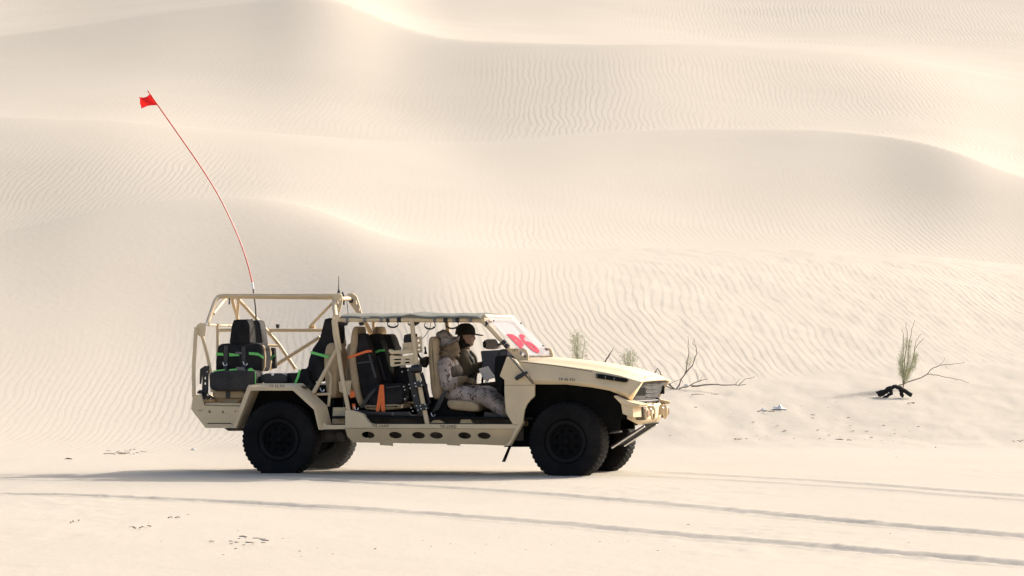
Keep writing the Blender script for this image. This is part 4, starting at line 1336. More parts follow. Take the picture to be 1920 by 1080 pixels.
for o in [q_ for q_ in V.children if q_.name.split('.')[0] == 'seat']:
    mir(o)
# sideways rear seat: two narrow backs and a cushion on a folded bracket
slab('seat_back', [(487, 650), (491, 646), (495, 650), (497, 668), (496, 688), (492, 697), (487, 697)], -0.46, -0.40, M['seat'], bevel=0.015, seg=3)
slab('seat_back', [(497, 655), (501, 651), (506, 656), (507, 680), (503, 694), (497, 696)], -0.08, 0.0, M['seat'], bevel=0.02, seg=3)
slab('seat_back', [(507, 652), (514, 652), (517, 690), (509, 692)], 0.30, 0.38, M['canvas2'], bevel=0.01)
slab('seat_cushion', [(397, 736), (402, 732), (455, 732), (460, 738), (457, 747), (405, 747), (399, 743)], -0.70, -0.20, M['seat'], bevel=0.02, seg=3)
slab('seat_bracket', [(412, 747.5), (454, 747.5), (441, 758), (434, 760.5), (428, 758)], -0.62, -0.58, M['paint'], bevel=0.004)
slab('cushion_strap', [(423, 731), (431, 731), (431, 747), (423, 747)], -0.712, -0.70, M['plastic'], bevel=0.002)
rail = plate_mesh([(375, 692), (384, 686), (392, 686), (391, 700), (389, 738), (401, 745), (403, 749), (382, 749), (378, 745), (380, 700), (377, 720), (374, 720)],
                  [circle2(384.5, 709, 1.3, 3.2, 10), circle2(384.5, 719, 1.5, 2.6, 10), circle2(388, 697, 1.0, n=8), circle2(389.5, 740, 1.6, 2.4, 10), circle2(395, 747, 1.0, n=8), circle2(386, 747, 1.0, n=8)], lambda u, v: P(u, v, -0.74), (0, 0.012, 0))
part('slotted_rail', rail, M['plastic'])
slab('rail_foot', [(369, 735), (374, 731), (380, 736), (380, 739), (370, 738)], -0.80, -0.70, M['plastic'], bevel=0.003)

# ------------------------------------------------------------------ cargo: things strapped on the seats
def cargo(name, label, cat, px, y0, y1, m, bevel=0.02, group=None, webbing=()):
    mb = MB().pillow(smooth_px(px, y0), y1, bevel, 4, 0.004 if bevel > 0.01 else 0.0)
    o = mb.build(name, M[m], None)
    webs = []
    for w_ in webbing:
        webs.append(MB().prism(poly(w_, y0 - 0.003), (0, 0.006, 0)).build('webbing', M['web'], None))
    set_base(o, webs)
    for w_ in webs: w_.parent = o
    tag(o, label, cat, group)
    return o
M['web'] = mat('dark_webbing', (0.05, 0.05, 0.052), 0.7, var=0.2, vscale=30)
G = 'black packs and cases strapped on the seats'
cs = cargo('equipment_case', 'tall narrow black case standing on the rear pack under the roll cage', 'case', [(435.5, 600.5), (448, 599), (467, 598), (469, 654), (429, 654)], -0.40, -0.17, 'canvas', 0.012, G)
cargo('equipment_case', 'dark grey tall case on the far side of the rear seats', 'case', [(470, 601), (484, 600), (488.5, 612), (494, 655), (474, 655)], 0.22, 0.44, 'canvas2', 0.012, G)
bp1 = cargo('backpack', 'wide black backpack with green strap at the very rear of the vehicle', 'backpack', [(406, 664), (408, 650), (414, 645), (424, 643.5), (432, 647), (466, 647), (473, 643), (486, 645), (491, 652), (493, 672), (491, 692), (486, 697), (404, 697), (404, 680)], -0.52, -0.18, 'canvas', 0.03, G, [[(420, 648), (427, 648), (426, 694), (419, 694)], [(453, 650), (460, 650), (461, 694), (454, 694)]])
df = cargo('duffel_bag', 'rounded black duffel bag below the green straps at the vehicle rear', 'bag', [(391, 706), (394, 699), (402, 696), (440, 694.5), (470, 694), (477, 697), (478.5, 708), (478, 722), (474, 730), (458, 733), (425, 734.5), (400, 733), (392, 728)], -0.80, -0.46, 'canvas2', 0.045, G)
ab = cargo('equipment_case', 'flat black box with round latch on the rear wheel arch', 'case', [(487.5, 700), (538, 700), (538, 719.5), (487.5, 719.5)], -0.66, -0.28, 'plastic', 0.006, G)
part('latch', MB().lathe([(0.017, 0.0), (0.017, -0.012), (0.01, -0.016)], P(511.5, 702, -0.66), (0, 1, 0), 14), M['chrome']).parent = None
_l = [o for o in COL.objects if o.name.startswith('latch')][0]
_l.parent = ab; _l.data.transform(ab.matrix_world.inverted() @ VM)
cargo('gear_pouch', 'small lumpy black pouch between the flat box and the leaning pack', 'pouch', [(536, 703), (541, 699), (551, 700), (556, 706), (555, 720), (539, 720)], -0.60, -0.34, 'canvas', 0.02, G)
cargo('backpack', 'tall black pack leaning against the rear-facing seat', 'backpack', [(608, 598.5), (613, 596.5), (628, 597), (632, 612), (632, 640), (620, 655), (611, 690), (604, 712), (590, 717), (566, 715), (556, 711), (554, 700), (562, 695), (575, 691), (580, 670), (587, 650), (597, 640), (601, 625)], -0.54, -0.20, 'canvas', 0.025, G)
cargo('gear_pouch', 'black bundle wedged behind the middle roll hoop', 'pouch', [(560, 700), (566, 690), (578, 694), (580, 715), (600, 733), (590, 737), (575, 728), (558, 719)], -0.62, -0.40, 'canvas', 0.02, G)
cargo('backpack', 'nearest black pack with orange strap on the middle seat', 'backpack', [(659.5, 629), (662, 626), (682, 625), (687, 631), (694, 652), (703, 690), (712, 724), (708, 752), (690, 762), (679, 745), (671, 705), (666, 672), (661, 650)], -0.62, -0.42, 'canvas', 0.02, G, [[(668, 680), (698, 676), (698.6, 678.5), (668.5, 682.5)], [(690, 664), (694, 664), (706, 708), (702, 709)]])
cargo('backpack', 'middle black pack of the three side by side, with green strap', 'backpack', [(687.5, 630), (697, 626), (706, 625.5), (712, 631), (722, 662), (731, 696), (736, 722), (712, 724), (703, 690), (697, 660)], -0.34, -0.12, 'canvas', 0.018, G, [[(707, 668), (711, 667), (724, 712), (720, 713)], [(713, 640), (716, 640), (722, 655), (719, 655)]])
cargo('backpack', 'farthest black pack of the three side by side', 'backpack', [(711, 628), (724, 626), (731.5, 628), (741, 655), (752, 694), (756, 722), (736, 722), (728, 690), (720, 655)], 0.12, 0.40, 'canvas2', 0.018, G)
cargo('equipment_case', 'square black case under the forked orange strap', 'case', [(694, 724), (712, 720), (748, 718.5), (756, 728), (757, 747), (752, 757), (722, 759), (692, 763), (685, 745)], -0.68, -0.40, 'canvas', 0.022, G, [[(724, 726), (750, 723), (750.4, 725), (724, 728)]])
cargo('gear_pouch', 'dark gear bundle behind the radio rack', 'pouch', [(737, 690), (764, 689), (773, 715), (776, 745), (757, 748), (745, 722)], -0.30, 0.10, 'canvas', 0.02, G)

def strap(label, m, bands, y, th=0.004, group='tie-down straps on the cargo', buckle=None):
    root = None
    for i, px in enumerate(bands):
        A = poly(px, y)
        o = MB().prism(A, (0, th, 0)).build('tie_down_strap' if i == 0 else 'strap_end', M[m], None, 0.0)
        if i == 0:
            root = o
            rest = []
        else:
            rest.append(o)
    bk = None
    if buckle:
        bk = MB().prism(poly(buckle, y - 0.012), (0, 0.010, 0)).build('buckle', M['lens'], None, 0.002)
        rest.append(bk)
    set_base(root, rest)
    for o in rest:
        o.parent = root
    tag(root, label, 'strap', group)
strap('bright green strap across the wide rear backpack', 'green', [[(405.5, 661), (418, 662), (419, 667), (405.5, 666.5)] + [], [(429.5, 662), (447, 664), (449, 667.5), (430, 668)], [(466.5, 660), (484, 661.5), (493.5, 668), (493.5, 673), (484, 666.5), (466.5, 665)]], -0.528, buckle=[(441, 659.5), (453, 660), (454, 664.5), (442, 664)])
strap('green strap lying over the top of the duffel bag', 'green', [[(399, 695), (421, 692), (422.5, 693.8), (400, 697.2)], [(429.5, 692.5), (444, 691), (448, 693.5), (430, 695)], [(464, 692.5), (471, 689.5), (477, 695), (466, 695.5)], [(477.8, 697), (479.6, 697), (479.8, 720), (478.2, 720)]], -0.812, buckle=[(442, 687.5), (458, 689), (458.5, 694), (444, 693.5)])
strap('green strap across the pack leaning on the rear-facing seat', 'green', [[(583, 658), (617, 667), (616.4, 672), (582, 663)]], -0.66)
strap('short green strap running down to the rear wheel arch', 'green', [[(560, 692.5), (564, 693.5), (561, 706), (556, 719), (551, 719), (557, 705)]], -0.68)
strap('orange strap slanting across the nearest middle pack', 'orange', [[(652, 668.5), (687, 656.5), (696.5, 656), (697.5, 660), (687, 661.5), (652, 673)]], -0.668)
strap('green strap on the middle pack beside the orange one', 'green', [[(698.5, 660.5), (711, 655.5), (721, 654.5), (721.8, 658.5), (712, 659.5), (699.5, 664.5)]], -0.352)
strap('wide forked orange strap hanging over the square case', 'orange', [[(712, 721.5), (719.5, 721.5), (721, 745), (722, 772), (715.2, 772), (713.6, 757), (711, 772), (704.5, 772), (708.5, 745)]], -0.70)
strap('knotted orange strap end by the middle roll hoop', 'orange', [[(659.5, 730), (662, 734), (665.5, 737), (664.5, 745), (656.5, 746.5), (656, 741)], [(660, 757), (666, 757), (667, 768), (661, 768)]], -0.72)
strap('green strap tail behind the rear backpack', 'green', [[(497, 669), (510, 667), (517, 664), (519, 666), (511, 670.5), (509, 676), (506, 676), (507, 671.5), (497, 673)]], -0.10)

def bolt(u, v, y, r=0.008, parent=V, m='chrome', nm='bolt'):
    o = part(nm, MB().ell(P(u, v, y), (r, r * 0.6, r), 10, 6), M[m], parent)
    return o
def hook(u, v, y):
    tube('strap_hook', [(u - 3, v - 3, y), (u - 1, v + 3, y), (u + 3, v + 5, y), (u + 5, v, y)], 0.008, M['chrome'], rad=0.02, n=8)
hook(667, 765, -0.74); hook(811, 777, -0.74); hook(421, 682, -0.545); hook(459, 681, -0.545); hook(603, 730, -0.66)

# ------------------------------------------------------------------ radio rack on the middle pillar
yr = -0.78
arm = slab('radio_rack', [(728, 657), (731, 654.5), (740, 657.5), (754, 655.5), (776, 653), (776, 661.5), (755, 664), (745, 663), (734, 664.8), (731, 662)], yr, yr + 0.05, M['paint'], bevel=0.005)
tray = plate_mesh([(731, 667.5), (733, 666), (752, 668.5), (775, 664.5), (776.5, 673.5), (784, 676), (785.3, 679), (784, 683), (755, 684.5), (736, 687.5), (732, 686.5)],
                  [[(738, 673), (752, 672.5), (752, 675), (738, 675.6)], [(759, 673), (768, 672.8), (768, 674.6), (759, 675)], [(738.5, 679), (751.5, 678.5), (751.5, 682), (738.5, 682.8)], [(759, 678.6), (768, 678), (768, 681), (759, 681.6)]], lambda u, v: P(u, v, yr - 0.02), (0, 0.05, 0))
part('rack_tray', tray, M['paint'], arm)
slab('rack_backing', [(736, 671), (770, 671), (770, 683), (736, 684)], yr + 0.04, yr + 0.05, M['dark'], arm, bevel=0)
slab('radio', [(756, 637), (757.5, 628), (770, 625), (776, 626), (776, 640.5), (757, 643)], yr + 0.06, yr + 0.22, M['canvas2'], bevel=0.008)
slab('radio_case', [(755, 643), (776, 641), (776, 655), (754.5, 656)], yr + 0.06, yr + 0.20, M['paint'], bevel=0.006)
slab('rack_knob', [(743, 656), (745, 651), (748, 648.5), (751, 651), (751.5, 656)], yr + 0.02, yr + 0.06, M['dirty'], bevel=0.006)
part('rack_latch', MB().tube(rounded([P(768.5, 648, yr - 0.01), P(769, 656, yr - 0.01), P(775, 656, yr - 0.01), P(775, 648, yr - 0.01)], 0.01), 0.007, 8), M['paint'], arm)
part('bracket_frame', plate_mesh([(778.5, 631.5), (790, 631), (791.5, 661), (782, 661.5)], [circle2(784, 638.5, 2.6, 2.4, 10), circle2(785.5, 647.5, 2.2, 2.6, 10), circle2(785, 655.5, 2.5, 1.6, 10)], lambda u, v: P(u, v, yr + 0.10), (0, 0.015, 0)), M['paint'])
slab('phone_holder', [(795, 650), (797, 650), (798, 658), (800, 664), (794.5, 664), (796, 658)], -0.5, -0.46, M['plastic'], bevel=0.003)
tube('handset_cord', [(783, 663, yr + 0.05), (788, 672, yr), (796, 674, yr + 0.1), (799, 670, yr + 0.2)], 0.014, M['plastic'], rad=0.05)
slab('handset', [(786, 672), (800, 668), (801, 682), (796, 690), (786, 686)], -0.55, -0.45, M['canvas'], bevel=0.01)
# weapon rack clamped to the middle pillar
slab('weapon_rack', [(763, 690), (771, 692), (776, 708), (783, 735), (790, 762), (798, 778), (795, 782), (785, 780), (776, 760), (769, 728)], -0.80, -0.76, M['plastic'], bevel=0.006)
tube('rack_bar', [(790, 699, -0.70), (797, 722, -0.70), (805, 757, -0.70)], 0.022, M['canvas2'])
part('cable_gland', MB().tube([P(772, 692, -0.86), P(790, 691, -0.86)], [0.048, 0.05], 16), M['plastic'], bevel=0.01)
for pxs in ([(768, 717), (791.5, 713.5), (793.5, 724.5), (771, 728)], [(783.5, 759), (800, 756.5), (802, 768), (786, 770)]):
    cl = slab('rack_clamp', pxs, -0.885, -0.80, M['plastic'], bevel=0.004)
    (a_, b_), (c_, d_), (e_, f_), (g_, h_) = pxs
    for (u, v) in ((a_ + 10 if c_ - a_ > 20 else a_ + 4.5, b_ + 1.5), (c_ - 3, d_ + 2), (e_ - 3, f_ - 2.5), (g_ + 9 if c_ - a_ > 20 else g_ + 3.5, h_ - 3.5)):
        bolt(u, v, -0.888, 0.009, cl)
for (u, v) in ((754, 697), (765, 694), (757, 725), (759, 731), (767, 721), (769, 728), (777, 742), (759, 748), (771, 765), (774, 771), (781, 761), (784, 769)):
    bolt(u, v, -0.805, 0.009)
slab('seat_slide', [(656, 769), (664, 768), (700, 772), (765, 772), (772, 780), (740, 779), (680, 776)], -0.76, -0.70, M['plastic'], bevel=0.004)
slab('slide_bracket', [(734.5, 773), (738, 773), (738, 779), (734.5, 779)], -0.765, -0.758, M['lens'], bevel=0)
slab('seat_base', [(838, 768), (850, 765), (862, 771), (893, 774), (890, 786), (836, 790), (812, 790), (806, 770), (818, 748), (832, 745), (838, 752)], -0.62, -0.24, M['dark'], bevel=0.01)
slab('seat_base', [(676, 777), (760, 779), (790, 784), (790, 793), (700, 793)], -0.60, -0.24, M['dirty'], bevel=0.01)
slab('seat_belt', [(835, 726), (843, 726), (822, 768), (815, 771), (812, 775), (810, 772)], -0.70, -0.69, M['plastic'], bevel=0)
slab('seat_belt', [(674, 764), (690, 740), (702, 728), (704, 732), (692, 748), (680, 765)], -0.71, -0.70, M['plastic'], bevel=0)
slab('cabin_bulkhead', [(575, 730), (640, 722), (646, 795), (600, 790)], -0.20, -0.16, M['dark'], bevel=0.004)
slab('cabin_bulkhead', [(640, 690), (700, 690), (760, 700), (800, 720), (806, 795), (650, 795)], 0.42, 0.46, M['dark'], bevel=0.004)
slab('centre_tunnel', [(800, 745), (945, 735), (950, 796), (800, 796)], -0.12, 0.12, M['dark'], bevel=0.02)
slab('footwell_panel', [(908, 772), (948, 778), (955, 796), (905, 796)], -0.60, -0.58, M['dirty'], bevel=0.004)

# ------------------------------------------------------------------ dash, mirror, wheel
slab('dashboard', [(900.5, 658), (952, 655), (950, 670), (937, 703), (930, 709), (915, 704), (905, 690)], -0.12, 0.66, M['dash'], bevel=0.015)
slab('dashboard', [(928, 668), (950, 666), (946, 712), (940, 740), (930, 735), (926, 700)], -0.66, -0.14, M['dark'], bevel=0.02)
slab('wing_mirror', [(905.5, 641), (908, 637.5), (914, 636), (928, 635.5), (932, 638), (935, 644), (934.5, 651), (928, 655), (912, 655), (906.5, 652)], 0.86, 1.00, M['greyplastic'], bevel=0.02, seg=3)
slab('mirror_rim', [(905, 642), (908, 638.5), (911, 642), (911, 651), (908.5, 653), (905.5, 651)], 0.852, 0.86, M['canvas'], bevel=0.003)
tube('mirror_arm', [(933, 648, 0.88), (944, 642, 0.80)], 0.016, M['plastic'])
tube('grab_handle', [(952, 656, -0.60), (940, 656, -0.60), (935, 662, -0.60), (934, 680, -0.60), (937, 700, -0.60)], 0.011, M['plastic'], rad=0.06)
tube('dash_knob', [(943, 676, -0.62), (940, 681, -0.62)], 0.025, M['plastic'])
sw = [P(916, 694, 0.42) + Vector((0.10 * math.sin(math.radians(a_)) * 0.62, 0.18 * math.cos(math.radians(a_)), 0.17 * math.sin(math.radians(a_)))) for a_ in range(0, 360, 15)]
part('steering_wheel', MB().tube(sw, 0.015, 8, closed=True), M['plastic'])
tube('gear_lever', [(889, 730, 0.0), (891, 712, 0.0), (893, 702, 0.0)], 0.013, M['plastic'])
pp = MB().prism(poly([(897, 692), (912, 688), (919, 699), (927, 709), (908, 713)], -0.14), (0.02, 0.006, 0.01)).build('paper_map', M['paper'])
set_base(pp); tag(pp, 'folded white paper map between the two seated people', 'map')

# ------------------------------------------------------------------ people: bodies grown from overlapping limbs, then fused to one skin
def fuse(mb, name, mats, pick, voxel=0.0075, sm=6):
    tmp = mb.build(name + '_tmp', mats[0], None, smooth=False)
    md = tmp.modifiers.new('r', 'REMESH'); md.mode = 'VOXEL'; md.voxel_size = voxel
    md = tmp.modifiers.new('s', 'SMOOTH'); md.factor = 0.5; md.iterations = sm
    dg = bpy.context.evaluated_depsgraph_get(); dg.update()
    me = bpy.data.meshes.new_from_object(tmp.evaluated_get(dg))
    bpy.data.objects.remove(tmp)
    me.name = name
    me.materials.clear()
    for m in mats: me.materials.append(m)
    me.shade_smooth()
    if pick:
        for p in me.polygons:
            p.material_index = pick(p.center)
    o = bpy.data.objects.new(name, me); COL.objects.link(o)
    return o
def limb(mb, pts, rs, n=14):
    for i in range(len(pts) - 1):
        a_, b_ = Vector(pts[i]), Vector(pts[i + 1])
        k = 6
        q_ = [a_.lerp(b_, t / k) for t in range(k + 1)]
        r_ = [rs[i] + (rs[i + 1] - rs[i]) * t / k for t in range(k + 1)]
        mb.tube(q_, r_, n)
        mb.ell(a_, (rs[i],) * 3, n, 8); mb.ell(b_, (rs[i + 1],) * 3, n, 8)
def hand(mb, wrist, fwd, side, curl=55, size=1.0):
    """Palm, four bent fingers of unequal length and a thumb from the palm's side."""
    f = Vector(fwd).normalized(); s = Vector(side).normalized(); s = (s - f * s.dot(f)).normalized()
    nrm = f.cross(s)
    c = Vector(wrist) + f * 0.048 * size
    R = Matrix((f, s, nrm)).transposed()
    mb.ell(c, (0.052 * size, 0.040 * size, 0.018 * size), 14, 10, R)
    for k, (off, ln) in enumerate(((-0.030, 0.066), (-0.010, 0.076), (0.010, 0.072), (0.029, 0.056))):
        p = c + f * 0.040 * size + s * off * size
        d = f.copy(); ang = 0
        for j, fr in enumerate((0.45, 0.32, 0.23)):
            ang += math.radians(curl * (0.6 if j == 0 else 0.9))
            d = f * math.cos(ang) - nrm * math.sin(ang)
            q_ = p + d * ln * fr * 1.25 * size
            limb(mb, [p, q_], [0.0095, 0.0085], 8)
            p = q_
    t0 = c - f * 0.022 * size - s * 0.036 * size
    t1 = t0 + (f * 0.6 - s * 0.55 - nrm * 0.35).normalized() * 0.036 * size
    t2 = t1 + (f * 0.9 - nrm * 0.5).normalized() * 0.030 * size
    limb(mb, [t0, t1, t2], [0.013, 0.0105, 0.009], 8)

# --- passenger nearest the camera: camouflage, brimmed hat, scarf over the face
def passenger():
    yc = -0.43
    mb = MB()
    pel = P(850, 741, yc); che = P(839, 694, yc); nk = P(837, 671, yc); hd = P(841.5, 649, yc)
    mb.ell(pel, (0.14, 0.175, 0.115), 18, 12)
    limb(mb, [pel + Vector((-0.01, -0.05, 0.0)), che + Vector((0, -0.06, 0))], [0.13, 0.125])
    limb(mb, [pel + Vector((-0.01, 0.05, 0.0)), che + Vector((0, 0.06, 0))], [0.13, 0.125])
    mb.ell(che + Vector((0.0, 0, 0.03)), (0.14, 0.195, 0.14), 18, 12)
    limb(mb, [P(836, 682, yc - 0.17), P(837, 678, yc), P(836, 682, yc + 0.17)], [0.075, 0.07, 0.075])
    limb(mb, [nk, hd], [0.058, 0.06])
    mb.ell(hd, (0.098, 0.078, 0.120), 18, 14)
    mb.ell(hd + Vector((0.095, 0, -0.012)), (0.022, 0.015, 0.020), 8, 6)
    mb.ell(hd + Vector((0.06, 0, -0.085)), (0.045, 0.045, 0.035), 10, 8)
    for s in (-1, 1):
        mb.ell(hd + Vector((-0.005, s * 0.079, -0.01)), (0.020, 0.010, 0.030), 8, 6)
    sh, el, wr = P(832, 686, yc - 0.215), P(837, 722, yc - 0.235), P(864, 712, yc - 0.14)
    limb(mb, [sh, el, wr], [0.080, 0.070, 0.046])
    hand(mb, wr, P(876, 711, yc - 0.05) - wr, (0, -0.5, 1))
    sh, el, wr = P(838, 686, yc + 0.20), P(852, 722, yc + 0.22), P(872, 714, yc + 0.08)
    limb(mb, [sh, el, wr], [0.068, 0.056, 0.038])
    hand(mb, wr, P(883, 713, yc + 0.0) - wr, (0, 0.5, 1))
    hp, kn, an = P(853, 738, yc - 0.10), P(911, 746, yc - 0.13), P(958, 782, yc - 0.12)
    limb(mb, [hp, kn, an], [0.108, 0.092, 0.068])
    limb(mb, [an, P(985, 793, yc - 0.12)], [0.050, 0.040])
    hp, kn, an = P(853, 737, yc + 0.10), P(918, 738, yc + 0.13), P(966, 780, yc + 0.12)
    limb(mb, [hp, kn, an], [0.105, 0.090, 0.064])
    limb(mb, [an, P(988, 792, yc + 0.12)], [0.050, 0.040])
    hx = hd.x; zc = nk.z + 0.03
    wx_ = P(866, 712, yc).x; wz = P(866, 716, yc).z
    ax = P(950, 780, yc).x
    def pick(c):
        if c.z > zc: return 1
        if c.x > wx_ and c.z > wz - 0.055 and c.x < wx_ + 0.24 and c.z > P(866, 722, yc).z: return 1
        if c.x > ax: return 2
        return 0
    body = fuse(mb, 'person', [M['camo'], M['scarf'], M['boot']], pick)
    kids = []
    # scarf: wrapped folds over nose, chin and neck
    sc = MB()
    sc.ell(hd + Vector((0.020, 0, -0.030)), (0.112, 0.098, 0.098), 18, 12)
    sc.ell(nk + Vector((0.012, 0, 0.025)), (0.105, 0.115, 0.055), 18, 12)
    for k in range(5):
        a0 = 0.5 + k * 0.13
        ring = []
        for t in range(20):
            a_ = 2 * math.pi * t / 20
            ring.append(nk.lerp(hd, 0.02 + 0.17 * k) + Vector((0.02 + (0.118 - 0.002 * k) * math.cos(a_), (0.116 - 0.004 * k) * math.sin(a_), 0.035 * math.cos(a_ + k * 1.1) - 0.012)))
        sc.tube(ring, 0.013, 8, closed=True)
    limb(sc, [nk + Vector((0.08, -0.05, -0.01)), P(850, 690, yc - 0.08), P(853, 700, yc - 0.09)], [0.04, 0.04, 0.022])
    kids.append(fuse(sc, 'scarf', [M['scarf']], None, 0.006, 2))
    # hat: soft crown and drooping brim raised at the front
    hm = MB()
    n, vs, fs = 40, [], []
    prof = [(0.0, 0.165), (0.035, 0.160), (0.062, 0.14), (0.080, 0.10), (0.092, 0.05), (0.098, 0.008), (0.104, 0.0), (0.128, -0.008), (0.152, -0.016), (0.156, -0.020), (0.150, -0.022), (0.126, -0.015), (0.100, -0.008), (0.090, 0.0), (0.080, 0.045), (0.068, 0.09), (0.05, 0.118), (0.0, 0.130)]
    tilt = Matrix.Rotation(math.radians(-27), 3, 'Y')
    hc = P(839, 643, yc)
    for (r, h) in prof:
        for j in range(n):
            a_ = 2 * math.pi * j / n
            k = max(0, (r - 0.10) / 0.055)
            droop = k * (0.020 * math.cos(2 * a_) + 0.010 * math.sin(3 * a_ + 1))
            crush = (0.018 * math.sin(2 * a_ + 0.6) if h > 0.09 else 0.004 * math.sin(5 * a_)) * (1 if r > 0.01 else 0)
            p = Vector((r * 1.04 * math.cos(a_), r * 0.95 * math.sin(a_), h + droop + crush * 0.5))
            if h > 0.02: p.x -= (h - 0.02) * 0.12
            vs.append(hc + tilt @ p)
    for i in range(len(prof) - 1):
        for j in range(n):
            fs.append((i * n + j, i * n + (j + 1) % n, (i + 1) * n + (j + 1) % n, (i + 1) * n + j))
    kids.append(hm.add(vs, fs).build('hat', M['camo'], None))
    # chest rig webbing
    vm = MB()
    vm.ell(che + Vector((0.045, 0, -0.03)), (0.142, 0.185, 0.125), 18, 12)
    kids.append(fuse(vm, 'chest_rig', [M['vest']], None, 0.01, 2))
    for yy, u0 in ((-0.09, 846), (0.0, 848)):
        kids.append(MB().tube([P(u0 - 7, 676, yc + yy), P(u0 + 3, 690, yc + yy - 0.04), P(u0 + 7, 702, yc + yy - 0.04)], 0.018, 8).build('shoulder_strap', M['vest'], None))
    set_base(body, kids)
    for k in kids: k.parent = body
    tag(body, 'passenger in desert camouflage, brimmed hat and tan face scarf', 'person')
passenger()

# --- driver on the far side: dark cap, olive jacket, both arms reaching for the wheel
def driver():
    yc = 0.43
    mb = MB()
    pel = P(868, 738, yc); che = P(872, 684, yc); nk = P(872.5, 655, yc); hd = P(874.5, 631, yc)
    mb.ell(pel, (0.14, 0.175, 0.12), 18, 12)
    for s in (-1, 1):
        limb(mb, [pel + Vector((0, s * 0.05, 0)), che + Vector((0, s * 0.06, 0))], [0.15, 0.145])
    mb.ell(che + Vector((0.0, 0, 0.04)), (0.15, 0.20, 0.145), 18, 12)
    limb(mb, [P(868, 668, yc - 0.18), P(870, 663, yc), P(870, 668, yc + 0.18)], [0.078, 0.075, 0.078])
    limb(mb, [nk, hd + Vector((-0.01, 0, -0.02))], [0.058, 0.062])
    mb.ell(hd, (0.102, 0.080, 0.122), 20, 16)
    mb.ell(hd + Vector((0.05, 0, -0.085)), (0.042, 0.040, 0.034), 10, 8)       # jaw and chin
    mb.ell(hd + Vector((0.098, 0, -0.020)), (0.020, 0.013, 0.024), 8, 8)       # nose
    mb.ell(hd + Vector((0.080, 0, -0.060)), (0.020, 0.026, 0.010), 8, 8)       # lips
    mb.ell(hd + Vector((0.080, 0, 0.022)), (0.018, 0.045, 0.012), 10, 6)       # brow
    for s in (-1, 1):
        mb.ell(hd + Vector((-0.005, s * 0.078, -0.008)), (0.020, 0.010, 0.031), 8, 6)
    sh, el, wr = P(865, 672, yc - 0.215), P(877, 696, yc - 0.24), P(905, 685, yc - 0.14)
    limb(mb, [sh, el, wr], [0.088, 0.076, 0.050])
    hand(mb, wr, P(918, 684, yc - 0.10) - wr, (0, -0.4, 1), 62)
    sh, el, wr = P(872, 671, yc + 0.20), P(886, 696, yc + 0.22), P(912, 685, yc + 0.12)
    limb(mb, [sh, el, wr], [0.074, 0.062, 0.042])
    hand(mb, wr, P(924, 684, yc + 0.08) - wr, (0, 0.4, 1), 62)
    for s in (-1, 1):
        hp, kn, an = P(872, 738, yc + s * 0.10), P(938, 726, yc + s * 0.13), P(975, 782, yc + s * 0.11)
        limb(mb, [hp, kn, an], [0.10, 0.076, 0.05])
        limb(mb, [an, P(994, 788, yc + s * 0.11)], [0.05, 0.042])
    zc = nk.z + 0.02; wx_ = P(906, 685, yc - 0.14).x; zt = P(868, 722, yc).z
    ax = P(966, 775, yc).x
    def pick(c):
        if c.z > zc and c.x > nk.x - 0.08: return 1
        if c.x > wx_ and c.z > zt + 0.08: return 1
        if c.x > ax: return 3
        if c.z < zt: return 2
        return 0
    body = fuse(mb, 'person', [M['olive'], M['skin'], M['trousers'], M['boot']], pick)
    kids = []
    cm = MB()
    cc = hd + Vector((-0.012, 0, 0.045))
    n, vs, fs = 36, [], []
    prof = [(0.0, 0.116), (0.050, 0.110), (0.086, 0.086), (0.108, 0.048), (0.116, 0.0), (0.117, -0.024), (0.111, -0.024), (0.109, 0.0), (0.098, 0.044), (0.0, 0.103)]
    for (r, h) in prof:
        for j in range(n):
            a_ = 2 * math.pi * j / n
            vs.append(cc + Vector((r * 1.06 * math.cos(a_), r * 0.86 * math.sin(a_), h)))
    for i in range(len(prof) - 1):
        for j in range(n):
            fs.append((i * n + j, i * n + (j + 1) % n, (i + 1) * n + (j + 1) % n, (i + 1) * n + j))
    capo = cm.add(vs, fs).build('cap', M['cap'], None)
    kids.append(capo)
    bl = MB(); A, Bq = [], []
    rows_ = []
    for i in range(7):
        t = i / 6
        rows_.append([cc + Vector((0.095 + 0.115 * t, (0.076 - 0.030 * t * t) * (j / 5 - 1) if j <= 5 else (0.076 - 0.030 * t * t) * (j / 5 - 1), -0.016 - 0.018 * t + 0.010 * (1 - abs(j / 5 - 1) ** 2))) for j in range(11)])
    vs = [p for r in rows_ for p in r]
    fs = [(i * 11 + j, i * 11 + j + 1, (i + 1) * 11 + j + 1, (i + 1) * 11 + j) for i in range(6) for j in range(10)]
    b_ = bl.add(vs, fs).build('cap_bill', M['cap'], None)
    md = b_.modifiers.new('solid', 'SOLIDIFY'); md.thickness = 0.006
    kids.append(b_)
    hr = MB()
    hr.ell(hd + Vector((-0.035, 0, -0.03)), (0.085, 0.086, 0.095), 18, 12)
    hr.ell(hd + Vector((-0.040, 0, -0.10)), (0.080, 0.086, 0.060), 18, 12)
    hr.ell(hd + Vector((0.015, 0, -0.10)), (0.045, 0.078, 0.03), 14, 10)
    kids.append(fuse(hr, 'neck_cloth', [M['cap']], None, 0.008, 3))
    for s in (-1, 1):
        kids.append(MB().ell(hd + Vector((0.083, s * 0.032, 0.004)), (0.010, 0.013, 0.007), 10, 6).build('eye', M['hair'], None))
    kids.append(MB().tube([P(877, 661, yc - 0.14), P(886, 675, yc - 0.17), P(890, 690, yc - 0.15), P(889, 712, yc - 0.12)], 0.016, 8).build('shoulder_strap', M['greyplastic'], None))
    kids.append(MB().tube([P(882, 658, yc - 0.08), P(891, 670, yc - 0.10), P(895, 688, yc - 0.10)], 0.016, 8).build('collar', M['vest'], None))
    set_base(body, kids)
